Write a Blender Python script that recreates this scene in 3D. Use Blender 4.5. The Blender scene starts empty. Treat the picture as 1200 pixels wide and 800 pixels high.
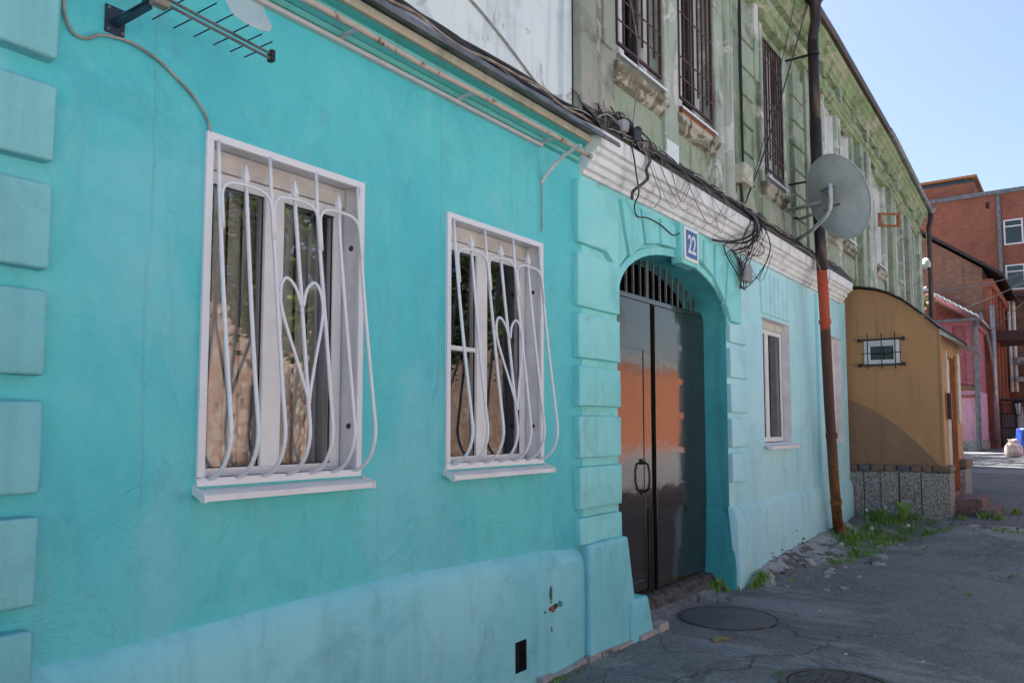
import bpy, bmesh, math, random
from mathutils import Vector, noise
R = math.radians
rnd = random.Random(7)
scene = bpy.context.scene
col = scene.collection

# ------------------------------------------------------------------ camera
cam_d = bpy.data.cameras.new('camera'); cam = bpy.data.objects.new('camera', cam_d); col.objects.link(cam)
YAW, PITCH = 35.7356, 4.255
cam.location = (0, -3.0, 1.65)
cam.rotation_euler = (R(90 + PITCH), 0, R(YAW - 90))
cam_d.sensor_width = 36; cam_d.lens = 930 / 1200 * 36
cam_d.shift_y = 29.8 / 1200
cam_d.clip_start = 0.05; cam_d.clip_end = 3000
scene.camera = cam
# ------------------------------------------------------------------ sky and sun
SUN_EL, SUN_AZ = 56.0, 66.0          # azimuth measured from +x towards +y
w = bpy.data.worlds.new('World'); scene.world = w; w.use_nodes = True
nt = w.node_tree; bg = nt.nodes['Background']
sky = nt.nodes.new('ShaderNodeTexSky'); sky.sky_type = 'NISHITA'; sky.sun_disc = False
sky.sun_elevation = R(SUN_EL); sky.sun_rotation = R(90 - SUN_AZ)
sky.air_density = 1.0; sky.dust_density = 2.2; sky.ozone_density = 1.6
nt.links.new(sky.outputs[0], bg.inputs[0]); bg.inputs[1].default_value = 0.05
sun_d = bpy.data.lights.new('sun', 'SUN'); sun_d.energy = 5.0; sun_d.angle = R(0.53); sun_d.color = (1, 0.96, 0.90)
sun = bpy.data.objects.new('sun', sun_d); col.objects.link(sun)
sdir = Vector((math.cos(R(SUN_AZ)) * math.cos(R(SUN_EL)), math.sin(R(SUN_AZ)) * math.cos(R(SUN_EL)), math.sin(R(SUN_EL))))
sun.rotation_euler = sdir.to_track_quat('Z', 'Y').to_euler(); sun.location = (0, 0, 60)
vs = scene.view_settings
vs.view_transform = 'Standard'; vs.look = 'None'; vs.gamma = 1; vs.use_curve_mapping = False
vs.exposure = 2.15
scene.render.engine = 'CYCLES'

# ------------------------------------------------------------------ materials
class NT:
    def __init__(s, name):
        s.m = bpy.data.materials.new(name); s.m.use_nodes = True
        s.t = s.m.node_tree; s.b = s.t.nodes['Principled BSDF']
        s.pos = s.t.nodes.new('ShaderNodeNewGeometry').outputs['Position']
    def n(s, typ, **kw):
        nd = s.t.nodes.new(typ)
        for k, v in kw.items(): setattr(nd, k, v)
        return nd
    def lk(s, a, b): s.t.links.new(a, b)
    def map(s, scale=(1, 1, 1), loc=(0, 0, 0), rot=(0, 0, 0), src=None):
        m = s.n('ShaderNodeMapping'); m.inputs['Scale'].default_value = scale; m.inputs['Location'].default_value = loc; m.inputs['Rotation'].default_value = rot
        s.lk(src or s.pos, m.inputs[0]); return m.outputs[0]
    def noise(s, scale, detail=4, rough=.55, vec=None, dist=0):
        t = s.n('ShaderNodeTexNoise'); t.inputs['Scale'].default_value = scale; t.inputs['Detail'].default_value = detail
        t.inputs['Roughness'].default_value = rough; t.inputs['Distortion'].default_value = dist
        s.lk(vec or s.pos, t.inputs['Vector']); return t.outputs[0]
    def ramp(s, fac, a, b):
        r = s.n('ShaderNodeMapRange'); r.interpolation_type = 'SMOOTHSTEP'; r.inputs[1].default_value = a; r.inputs[2].default_value = b
        s.lk(fac, r.inputs[0]); return r.outputs[0]
    def math(s, op, a, b=None):
        m = s.n('ShaderNodeMath', operation=op)
        for i, v in enumerate((a, b)):
            if v is None: continue
            if isinstance(v, (int, float)): m.inputs[i].default_value = v
            else: s.lk(v, m.inputs[i])
        return m.outputs[0]
    def mix(s, fac, a, b, mode='MIX'):
        m = s.n('ShaderNodeMix', data_type='RGBA', blend_type=mode)
        for i, v in ((0, fac), (6, a), (7, b)):
            if isinstance(v, (int, float)): m.inputs[i].default_value = v
            elif isinstance(v, (tuple, list)): m.inputs[i].default_value = (*v, 1)
            else: s.lk(v, m.inputs[i])
        return m.outputs[2]
    def bump(s, h, strength, dist=.02, nrm=None):
        b = s.n('ShaderNodeBump'); b.inputs['Strength'].default_value = strength; b.inputs['Distance'].default_value = dist
        s.lk(h, b.inputs['Height'])
        if nrm: s.lk(nrm, b.inputs['Normal'])
        return b.outputs[0]
    def done(s, c, rough=.8, nrm=None, metal=0, spec=None):
        if isinstance(c, (tuple, list)): s.b.inputs['Base Color'].default_value = (*c, 1)
        else: s.lk(c, s.b.inputs['Base Color'])
        if isinstance(rough, (int, float)): s.b.inputs['Roughness'].default_value = rough
        else: s.lk(rough, s.b.inputs['Roughness'])
        s.b.inputs['Metallic'].default_value = metal
        if spec is not None: s.b.inputs['Specular IOR Level'].default_value = spec
        if nrm: s.lk(nrm, s.b.inputs['Normal'])
        return s.m

def plaster(name, c1, c2, dirt=(.12, .11, .09), dirt_amt=.35, streak=.3, peel=None, peel_amt=.0, rough=.75, bump=.35, chips=0.0, chipc=(.55, .52, .48)):
    t = NT(name)
    big = t.noise(.9, 5, .6)
    c = t.mix(t.ramp(big, .32, .68), c1, c2)
    blot = t.noise(3.1, 6, .65, dist=.6)
    c = t.mix(t.math('MULTIPLY', t.ramp(blot, .48, .74), dirt_amt), c, dirt)
    st = t.noise(1.0, 5, .6, vec=t.map((7, 7, .55)))
    c = t.mix(t.math('MULTIPLY', t.ramp(st, .50, .72), streak), c, dirt)
    if peel:
        pl = t.noise(2.3, 8, .68, dist=1.2)
        c = t.mix(t.ramp(pl, .60 - peel_amt * .25, .63 - peel_amt * .25), c, peel)
    if chips:
        ch = t.noise(13, 6, .7)
        c = t.mix(t.ramp(ch, .72 - chips, .74 - chips), c, chipc)
    fine = t.noise(60, 4, .7)
    c = t.mix(.22, c, t.mix(fine, (.15, .15, .15), (.95, .95, .95)), 'SOFT_LIGHT')
    n1 = t.bump(t.noise(4.5, 4, .5), bump * .7, .03)
    n2 = t.bump(t.noise(45, 5, .65), bump, .006, n1)
    return t.done(c, rough, n2)

def plain(name, c, rough=.5, metal=0, var=.15, scale=8, bump=0, bscale=60, c2=None, spec=None):
    t = NT(name)
    n_ = t.noise(scale, 5, .6)
    d = c2 or tuple(x * (1 - 2.2 * var) for x in c)
    cc = t.mix(t.ramp(n_, .35, .7), c, d)
    nrm = t.bump(t.noise(bscale, 3), bump, .005) if bump else None
    return t.done(cc, rough, nrm, metal, spec)

def teal_mat():
    # hand-painted plaster: brushed variation, chalky bloom, two hairline cracks running down the wall
    t = NT('teal_plaster')
    big = t.noise(.8, 5, .6, vec=t.map((1, 1, .7)))
    c = t.mix(t.ramp(big, .3, .7), (.070, .53, .60), (.115, .63, .645))
    br = t.noise(1, 6, .65, vec=t.map((2.6, 2.6, 1.3)), dist=1.0)
    c = t.mix(t.math('MULTIPLY', t.ramp(br, .44, .70), .42), c, (.18, .63, .66))
    sm = t.noise(3.2, 7, .66, vec=t.map((1, 1, .6), (3, 1, 8)), dist=1.1)
    c = t.mix(t.math('MULTIPLY', t.ramp(sm, .48, .74), .38), c, (.06, .40, .46))
    sm2 = t.noise(7.5, 6, .7, vec=t.map((1, 1, .8), (1, 7, 2)), dist=.8)
    c = t.mix(t.math('MULTIPLY', t.ramp(sm2, .54, .74), .45), c, (.12, .37, .41)); pr = t.noise(1.3, 6, .62, vec=t.map((1, 1, .8), (11, 2, 5)), dist=.5); c = t.mix(t.math('MULTIPLY', t.ramp(pr, .52, .66), .35), c, (.26, .62, .70))
    dr = t.noise(1, 6, .68, vec=t.map((11, 11, .8), (4, 0, 0)), dist=.3)
    c = t.mix(t.math('MULTIPLY', t.ramp(dr, .54, .72), .4), c, (.10, .45, .50))
    tr_ = t.noise(1, 5, .7, vec=t.map((14, 14, 5), (1, 3, 5)), dist=2.0)
    c = t.mix(t.math('MULTIPLY', t.ramp(tr_, .58, .72), .14), c, (.28, .66, .68))
    ch = t.noise(21, 7, .72); c = t.mix(t.math('MULTIPLY', t.ramp(ch, .70, .72), .6), c, (.20, .32, .32))
    sep = t.n('ShaderNodeSeparateXYZ'); t.lk(t.pos, sep.inputs[0])
    wob = t.noise(2.5, 5, .6, vec=t.map((0, 0, 1), (9, 0, 0)))
    x_ = t.math('ADD', sep.outputs[0], t.math('MULTIPLY', wob, .09))
    crack = None
    for x0 in (1.735, 3.50, 4.515):
        k = t.ramp(t.math('ABSOLUTE', t.math('SUBTRACT', x_, x0)), .011, .001)
        crack = k if crack is None else t.math('MAXIMUM', crack, k)
    gate = t.ramp(t.noise(1.7, 3, .5, vec=t.map((0, 0, 1), (2, 4, 0))), .42, .56)
    ck = t.math('MULTIPLY', crack, gate)
    c = t.mix(t.math('MULTIPLY', ck, .22), c, (.17, .25, .24))
    fine = t.noise(70, 4, .7)
    c = t.mix(.16, c, t.mix(fine, (.15, .15, .15), (.95, .95, .95)), 'SOFT_LIGHT')
    n1 = t.bump(t.noise(2.6, 6, .6, dist=.8), .7, .06)
    n2 = t.bump(t.noise(38, 5, .65, vec=t.map((1, 1, .6))), .5, .008, n1)
    n3 = t.bump(t.math('MULTIPLY', ck, -1), .4, .004, n2)
    return t.done(c, .62, n3)

M = {}
M['teal'] = teal_mat()
M['teal_quoin'] = plaster('teal_quoin_paint', (.17, .53, .58), (.22, .58, .62), (.13, .36, .39), .45, .35, rough=.65, bump=.6, chips=.01, chipc=(.33, .45, .46))
M['teal_plinth'] = plaster('pale_blue_plinth_paint', (.19, .63, .70), (.30, .72, .78), (.13, .38, .43), .5, .3, rough=.65, bump=.6, chips=.015, chipc=(.30, .42, .44))
M['teal_dark'] = plaster('deep_teal_moulding', (.02, .26, .27), (.035, .31, .31), (.05, .12, .1), .3, .2, rough=.6, bump=.2)  # darker teal for the cornice coves and a few chips
M['mint'] = plaster('mint_moulding_paint', (.09, .45, .42), (.13, .50, .46), (.1, .2, .18), .3, .3, rough=.6, bump=.2)
M['beige'] = plaster('beige_fascia_paint', (.52, .46, .36), (.45, .44, .34), (.16, .2, .12), .5, .7, rough=.7, bump=.3)
M['aqua'] = plaster('aqua_arch_paint', (.20, .69, .70), (.30, .76, .76), (.14, .42, .43), .45, .35, rough=.65, bump=.6, chips=.01, chipc=(.35, .48, .48))
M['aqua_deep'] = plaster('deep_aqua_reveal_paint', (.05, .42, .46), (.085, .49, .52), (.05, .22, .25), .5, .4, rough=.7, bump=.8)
M['ice'] = plaster('pale_ice_blue_plaster', (.40, .77, .85), (.48, .82, .88), (.24, .45, .50), .35, .3, rough=.7, bump=.6, chips=.02)
M['white_wall'] = plaster('chalky_white_plaster', (.64, .73, .76), (.70, .78, .80), (.14, .17, .19), .3, .25, (.42, .47, .48), .02, rough=.8, bump=.4, chips=.022, chipc=(.12, .13, .13))
M['cornice'] = plaster('weathered_white_moulding', (.78, .80, .83), (.72, .73, .74), (.34, .31, .27), .5, .6, rough=.75, bump=.45, chips=.025, chipc=(.30, .26, .21))
M['green'] = plaster('flaking_sage_green_plaster', (.25, .32, .22), (.31, .37, .28), (.07, .08, .05), .7, .75, (.36, .38, .32), .2, rough=.85, bump=.7, chips=.04, chipc=(.38, .36, .32))
M['green_grey'] = plaster('grey_green_bare_render', (.27, .285, .245), (.32, .355, .30), (.08, .08, .06), .75, .75, (.36, .35, .31), .25, rough=.9, bump=.9, chips=.05, chipc=(.40, .39, .36))
M['green_light'] = plaster('pale_flaking_limewash', (.40, .44, .39), (.30, .39, .30), (.09, .09, .06), .65, .75, (.54, .54, .50), .25, rough=.85, bump=.7, chips=.04, chipc=(.16, .2, .14))
M['green_bright'] = plaster('mossy_green_moulding', (.19, .28, .13), (.26, .32, .18), (.07, .06, .03), .8, .75, (.34, .33, .24), .3, rough=.85, bump=.7, chips=.04, chipc=(.33, .28, .18))
M['brown'] = None
M['primer'] = plaster('pale_primer', (.40, .56, .62), (.46, .60, .66), (.25, .4, .42), .3, .2, bump=.2)
M['mould'] = plaster('mould_blackened_moulding', (.16, .15, .11), (.22, .20, .155), (.045, .04, .025), .8, .7, (.42, .40, .34), .35, rough=.9, bump=.9, chips=.05, chipc=(.14, .09, .05))
M['primer_stone'] = plaster('pinkish_crumbling_plaster', (.40, .34, .32), (.46, .42, .40), (.14, .12, .1), .6, 0, bump=1.2)
M['dusty_wall'] = plaster('dusty_beige_plaster', (.50, .40, .34), (.42, .30, .24), (.2, .15, .11), .6, .3, (.36, .20, .14), .5, bump=.5)
M['grime'] = plain('dusty_ledge_grime', (.115, .108, .095), .95, 0, .35, 14, 1.0, 50)
M['pvc'] = plain('white_pvc', (.78, .79, .80), .32, 0, .05, 5)
M['white_dull'] = plain('dull_white_reveal_paint', (.76, .76, .77), .7, 0, .08, 6, .3, 40)
M['cream'] = plain('cream_panel', (.62, .60, .585), .6, 0, .12, 5)
M['blind'] = plain('taupe_blind_fabric', (.68, .64, .60), .9, 0, .15, 5)
M['dark_in'] = plain('dark_interior', (.02, .02, .02), .9)
M['brown_metal'] = plain('dark_red_brown_paint', (.075, .022, .018), .5, 0, .2, 10, .2)
M['gutter_brown'] = plain('dark_brown_drainpipe_paint', (.050, .028, .027), .42, 0, .25, 4, .15, 30)
M['zinc'] = plain('dull_grey_zinc_sheet', (.22, .23, .24), .5, .4, .25, 6, .25, 30)
M['grey_metal'] = plain('grey_painted_steel', (.58, .61, .64), .42, 0, .15, 8, .1)
M['dish'] = plain('grey_dish_enamel', (.50, .54, .55), .45, 0, .12, 3, .05)
M['black'] = plain('black_plastic', (.018, .018, .02), .5, 0, .2)
M['cable'] = plain('black_cable_rubber', (.02, .02, .022), .55, 0, .3, 20)
M['cable_grey'] = plain('grey_cable_sheath', (.36, .34, .31), .55, 0, .2, 10)
M['cable_beige'] = plain('beige_cable_sheath', (.33, .27, .22), .6, 0, .25, 12)
M['navy'] = plain('dark_blue_bracket_paint', (.02, .04, .075), .45, 0, .2)
M['box_grey'] = plain('grey_junction_box', (.30, .32, .34), .5, 0, .15, 9)
M['box_cream'] = plain('cream_meter_box', (.55, .54, .44), .5, 0, .15, 9)
M['plate_blue'] = plain('blue_enamel', (.035, .12, .36), .3, 0, .1, 9)
M['plate_white'] = plain('white_enamel', (.80, .82, .82), .3, 0, .05, 9)
M['orange'] = plain('orange_wood', (.36, .11, .03), .6, 0, .2, 12)
M['brick_raw'] = plain('bare_red_brick', (.34, .12, .06), .9, 0, .3, 25, .8, 50)
M['blue_tarp'] = plain('bright_blue_tarpaulin', (.012, .07, .46), .4, 0, .25, 5, .3, 8)
M['sack'] = plain('white_printed_sack', (.68, .67, .64), .6, 0, .2, 6, .4, 9, c2=(.50, .22, .15))
M['leaf'] = plain('weed_leaf', (.13, .28, .035), .55, 0, .25, 9, c2=(.22, .36, .07))
M['straw'] = plain('dry_straw', (.30, .26, .14), .8, 0, .25, 20)
M['dead_leaf'] = plain('dry_yellow_leaf', (.42, .31, .13), .7, 0, .25, 20)
M['puff'] = plain('dandelion_fluff', (.62, .62, .58), .9)
M['bark'] = plain('tree_bark', (.09, .065, .045), .9, 0, .3, 7, .8, 20)
M['tree_leaf'] = plain('tree_foliage', (.055, .11, .02), .6, 0, .25, 1.2, c2=(.13, .14, .025))

def glass(name, tint=(.012, .014, .016), rough=.03):
    t = NT(name)
    nrm = t.bump(t.noise(1.6, 2, .4), .10, .02)
    m = t.done(tint, rough, nrm)
    t.b.inputs['IOR'].default_value = 1.55
    t.b.inputs['Transmission Weight'].default_value = 0
    t.b.inputs['Coat Weight'].default_value = .8; t.b.inputs['Coat Roughness'].default_value = .02
    return m
def clear_glass():
    t = NT('window_glass')
    g = t.n('ShaderNodeBsdfGlossy'); g.inputs['Roughness'].default_value = .015
    g.inputs['Color'].default_value = (.95, .97, 1, 1)
    tr = t.n('ShaderNodeBsdfTransparent'); tr.inputs[0].default_value = (.86, .87, .87, 1)
    nrm = t.bump(t.noise(1.3, 2, .4), .07, .02)
    fr = t.n('ShaderNodeFresnel'); fr.inputs[0].default_value = 1.5; t.lk(nrm, fr.inputs[1]); t.lk(nrm, g.inputs['Normal'])
    f2 = t.math('ADD', t.math('MULTIPLY', fr.outputs[0], 1.0), .03)
    mx = t.n('ShaderNodeMixShader'); t.lk(f2, mx.inputs[0]); t.lk(tr.outputs[0], mx.inputs[1]); t.lk(g.outputs[0], mx.inputs[2])
    out = [n for n in t.t.nodes if n.type == 'OUTPUT_MATERIAL'][0]; t.lk(mx.outputs[0], out.inputs[0])
    return t.m
M['glass'] = clear_glass()
M['glass_dark'] = glass('dark_window_glass')

def rusty(name, base, rust, a, b, scale=6, rough=.6, zscale=1):
    t = NT(name)
    n_ = t.noise(scale, 7, .68, vec=t.map((1, 1, zscale)), dist=.5)
    f_ = t.ramp(n_, a, b)
    r2 = t.mix(t.noise(28, 4, .7), rust, tuple(x * .35 for x in rust))
    c = t.mix(f_, base, r2)
    nrm = t.bump(t.noise(50, 4, .7), .35, .004)
    return t.done(c, rough, nrm)
M['rust_pipe'] = rusty('peeling_beige_pipe_paint', (.46, .40, .35), (.20, .075, .02), .53, .63, 9)
M['white_paint'] = rusty('white_gloss_paint', (.75, .77, .81), (.34, .20, .11), .70, .76, 17, .4)
M['conduit'] = rusty('white_conduit_paint', (.58, .56, .53), (.24, .14, .07), .62, .7, 7)
def drain_low():
    t = NT('rusted_red_drainpipe')
    sep = t.n('ShaderNodeSeparateXYZ'); t.lk(t.pos, sep.inputs[0])
    z = t.math('ADD', sep.outputs[2], t.math('MULTIPLY', t.math('SUBTRACT', t.noise(6, 4), .5), .5))
    red = (.42, .065, .025); br = (.085, .032, .024); orr = (.27, .105, .018)
    c = t.mix(t.ramp(z, 2.93, 3.0), br, red)
    c = t.mix(t.ramp(z, 1.75, .7), c, t.mix(t.ramp(t.noise(9, 6, .7), .38, .62), orr, (.11, .04, .02)))
    nrm = t.bump(t.noise(40, 5, .7), .5, .005)
    return t.done(c, .7, nrm)
M['drain_low'] = drain_low()

def gate_mat():
    t = NT('glossy_brown_gate_paint')
    n_ = t.noise(5, 5, .6, vec=t.map((1, 1, .5)))
    c = t.mix(t.ramp(n_, .35, .7), (.030, .017, .012), (.020, .014, .013))
    ro = t.n('ShaderNodeMapRange'); ro.inputs[3].default_value = .05; ro.inputs[4].default_value = .13; t.lk(t.noise(3.5, 6, .7), ro.inputs[0])
    n1 = t.bump(t.noise(1.8, 4, .55), .22, .03); n2 = t.bump(t.noise(55, 3, .6), .05, .003, n1)
    m = t.done(c, ro.outputs[0], n2)
    t.b.inputs['IOR'].default_value = 2.0
    return m
M['gate'] = gate_mat()

def brown_mat():
    t = NT('ochre_brown_render')
    sep = t.n('ShaderNodeSeparateXYZ'); t.lk(t.pos, sep.inputs[0])
    big = t.noise(1.1, 4)
    c = t.mix(t.ramp(big, .3, .7), (.47, .262, .118), (.40, .222, .102))
    # darker patch low on the wall (z against y, curved upper edge)
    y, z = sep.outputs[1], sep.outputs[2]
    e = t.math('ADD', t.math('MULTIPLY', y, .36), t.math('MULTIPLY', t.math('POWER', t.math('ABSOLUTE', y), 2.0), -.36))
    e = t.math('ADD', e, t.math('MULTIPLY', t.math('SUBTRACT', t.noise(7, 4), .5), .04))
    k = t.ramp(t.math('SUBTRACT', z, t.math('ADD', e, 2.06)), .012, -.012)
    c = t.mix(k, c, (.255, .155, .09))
    st = t.noise(1, 5, .6, vec=t.map((8, 8, .6)))
    c = t.mix(t.math('MULTIPLY', t.ramp(st, .48, .72), .45), c, (.15, .10, .06)); bl = t.noise(2.2, 6, .65, dist=.8); c = t.mix(t.math('MULTIPLY', t.ramp(bl, .5, .75), .35), c, (.46, .30, .17))
    ch = t.noise(16, 5, .7); c = t.mix(t.ramp(ch, .71, .73), c, (.6, .57, .5))
    nrm = t.bump(t.noise(4, 4), .3, .02); nrm = t.bump(t.noise(70, 3), .2, .003, nrm)
    return t.done(c, .8, nrm)
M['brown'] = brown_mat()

def brick_mat(name, c1, c2, mortar, sc=1.0, swap=False, soot=.3, sootc=(.05, .035, .03)):
    t = NT(name)
    sep = t.n('ShaderNodeSeparateXYZ'); t.lk(t.pos, sep.inputs[0])
    cmb = t.n('ShaderNodeCombineXYZ'); t.lk(t.math('ADD', sep.outputs[0], sep.outputs[1]), cmb.inputs[0]); t.lk(sep.outputs[2], cmb.inputs[1])
    b = t.n('ShaderNodeTexBrick'); t.lk(cmb.outputs[0], b.inputs['Vector'])
    b.inputs['Color1'].default_value = (*c1, 1); b.inputs['Color2'].default_value = (*c2, 1); b.inputs['Mortar'].default_value = (*mortar, 1)
    b.inputs['Scale'].default_value = sc; b.inputs['Brick Width'].default_value = .26; b.inputs['Row Height'].default_value = .078; b.inputs['Mortar Size'].default_value = .008
    c = b.outputs[0]
    v = t.noise(.5, 5, .6); c = t.mix(t.math('MULTIPLY', t.ramp(v, .45, .75), soot), c, sootc)
    v2 = t.noise(2.5, 6, .7, vec=t.map((1, 1, 3))); c = t.mix(.8, c, t.mix(v2, (.1, .1, .1), (.9, .9, .9)), 'OVERLAY')
    st = t.noise(.8, 5, .6, vec=t.map((2.5, 2.5, .25))); c = t.mix(t.math('MULTIPLY', t.ramp(st, .6, .72), soot), c, sootc)
    return t.done(c, .9, t.bump(b.outputs[1], -.4, .01))
M['brick_dark'] = brick_mat('sooty_brown_brick', (.27, .125, .08), (.20, .09, .06), (.22, .15, .11), soot=.6)
M['brick_red'] = brick_mat('red_brick', (.31, .095, .057), (.24, .075, .046), (.31, .16, .11), soot=.45, sootc=(.13, .055, .04))
M['brick_pilaster'] = brick_mat('red_brown_brick', (.36, .10, .055), (.29, .085, .05), (.28, .13, .09), soot=.35)
M['brick_opp'] = brick_mat('sunlit_orange_brick', (.50, .155, .055), (.40, .115, .04), (.42, .24, .15), soot=.1, sootc=(.25, .11, .06))
M['pink'] = plaster('pink_plaster', (.60, .31, .42), (.66, .37, .47), (.2, .1, .12), .3, .3, rough=.8)
M['pink_brick'] = brick_mat('pink_painted_brick', (.40, .13, .15), (.34, .10, .12), (.36, .15, .16), soot=.3)

def granite_mat():
    t = NT('speckled_granite')
    v = t.n('ShaderNodeTexVoronoi'); v.inputs['Scale'].default_value = 42; t.lk(t.pos, v.inputs['Vector'])
    sp = t.noise(34, 5, .75)
    c = t.mix(t.ramp(sp, .38, .62), (.13, .13, .125), (.46, .45, .42))
    c = t.mix(t.math('MULTIPLY', t.ramp(v.outputs[0], .32, .2), .75), c, (.09, .085, .08))
    c = t.mix(t.math('MULTIPLY', t.ramp(t.noise(2.5, 5), .5, .75), .5), c, (.12, .12, .10))
    return t.done(c, .85, t.bump(sp, .9, .012))
M['granite'] = granite_mat()
M['band_a'] = plain('grey_brown_band_stone', (.20, .14, .10), .7, 0, .2, 12, .4, 40)
M['band_b'] = plain('slate_grey_band_stone', (.13, .125, .13), .7, 0, .2, 12, .4, 40)
M['step'] = plain('dull_pink_step_paint', (.24, .145, .135), .8, 0, .25, 9, .5, 30)

def asphalt_mat():
    t = NT('worn_asphalt')
    big = t.noise(.55, 6, .62)
    c = t.mix(t.ramp(big, .3, .7), (.140, .137, .136), (.205, .200, .196))
    band = t.noise(1, 5, .6, vec=t.map((1.6, .35, 1), (0, 4, 0), (0, 0, R(12))), dist=.4)
    c = t.mix(t.math('MULTIPLY', t.ramp(band, .52, .62), .6), c, (.34, .336, .33))
    pat = t.noise(1.7, 5, .6, dist=.8, vec=t.map((1, 1, 1), (7, 3, 0)))
    c = t.mix(t.math('MULTIPLY', t.ramp(pat, .54, .60), .6), c, (.105, .103, .104))
    ag = t.n('ShaderNodeTexVoronoi'); ag.inputs['Scale'].default_value = 75; t.lk(t.pos, ag.inputs['Vector'])
    rs = t.n('ShaderNodeSeparateColor'); t.lk(ag.outputs[1], rs.inputs[0])
    c = t.mix(t.math('MULTIPLY', t.ramp(rs.outputs[0], .6, .95), .5), c, (.30, .30, .31))
    c = t.mix(t.math('MULTIPLY', t.ramp(rs.outputs[1], .6, .95), .4), c, (.025, .026, .03))
    dust = t.noise(5, 7, .72); c = t.mix(t.math('MULTIPLY', t.ramp(dust, .52, .75), .5), c, (.32, .31, .29))
    # cracks
    wv = t.noise(1.6, 5, .65)
    add = t.n('ShaderNodeVectorMath', operation='MULTIPLY_ADD'); add.inputs[1].default_value = (.9, .9, 0)
    nv = t.n('ShaderNodeTexNoise'); nv.inputs['Scale'].default_value = 1.4; nv.inputs['Detail'].default_value = 6; t.lk(t.pos, nv.inputs['Vector'])
    t.lk(nv.outputs[1], add.inputs[0]); t.lk(t.pos, add.inputs[2])
    cr = t.n('ShaderNodeTexVoronoi', feature='DISTANCE_TO_EDGE'); cr.inputs['Scale'].default_value = .62; t.lk(add.outputs[0], cr.inputs['Vector'])
    k = t.math('MULTIPLY', t.ramp(cr.outputs[0], .005, .001), t.ramp(t.noise(.9, 3, .5, vec=t.map((1, 1, 1), (5, 5, 0))), .42, .55))
    c = t.mix(t.math('MULTIPLY', k, .5), c, (.02, .02, .02))
    n1 = t.bump(t.noise(3, 5, .6), .35, .03); n2 = t.bump(ag.outputs[0], .6, .006, n1); n3 = t.bump(t.math('MULTIPLY', k, -1), .8, .015, n2)
    return t.done(c, .82, n3)
M['asphalt'] = asphalt_mat()
M['old_road'] = plain('grey_road_asphalt', (.12, .124, .132), .85, 0, .12, 1.5, .5, 60)
M['concrete'] = plaster('crumbling_concrete', (.33, .325, .315), (.44, .43, .415), (.10, .095, .085), .8, 0, (.13, .125, .115), .3, rough=.95, bump=1.6, chips=.08, chipc=(.42, .41, .39))
M['pale_slab'] = plain('pale_bounce_slabs', (.52, .52, .51), .9, 0, .08, 3, .3, 40)
M['cover'] = plain('worn_iron_cover', (.13, .12, .112), .6, .2, .25, 14, .5, 45)
M['smooth_cover'] = plain('smooth_cement_cover', (.13, .133, .136), .75, 0, .12, 4, .2, 40)
def tiles_mat():
    t = NT('grey_paving_tiles')
    b = t.n('ShaderNodeTexBrick'); t.lk(t.pos, b.inputs['Vector'])
    b.inputs['Color1'].default_value = (.17, .155, .16, 1); b.inputs['Color2'].default_value = (.135, .125, .13, 1); b.inputs['Mortar'].default_value = (.06, .055, .05, 1)
    b.inputs['Scale'].default_value = 1; b.inputs['Brick Width'].default_value = .24; b.inputs['Row Height'].default_value = .12; b.inputs['Mortar Size'].default_value = .006
    c = t.mix(t.math('MULTIPLY', t.ramp(t.noise(.8, 5), .45, .7), .4), b.outputs[0], (.10, .095, .09))
    return t.done(c, .8, t.bump(b.outputs[1], -.4, .005))
M['tiles'] = tiles_mat()
M['roof_tin'] = plain('pale_tin_roof', (.42, .42, .42), .45, .5, .15, 4)
M['roof_rust'] = plain('rusty_roof_sheet', (.42, .17, .06), .7, 0, .2, 6)
M['roof_dark'] = plain('dark_roof_sheet', (.05, .042, .04), .6, .2, .2, 5)
M['canopy'] = plain('dark_red_brown_canopy', (.075, .028, .026), .6, 0, .2, 4)

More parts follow.
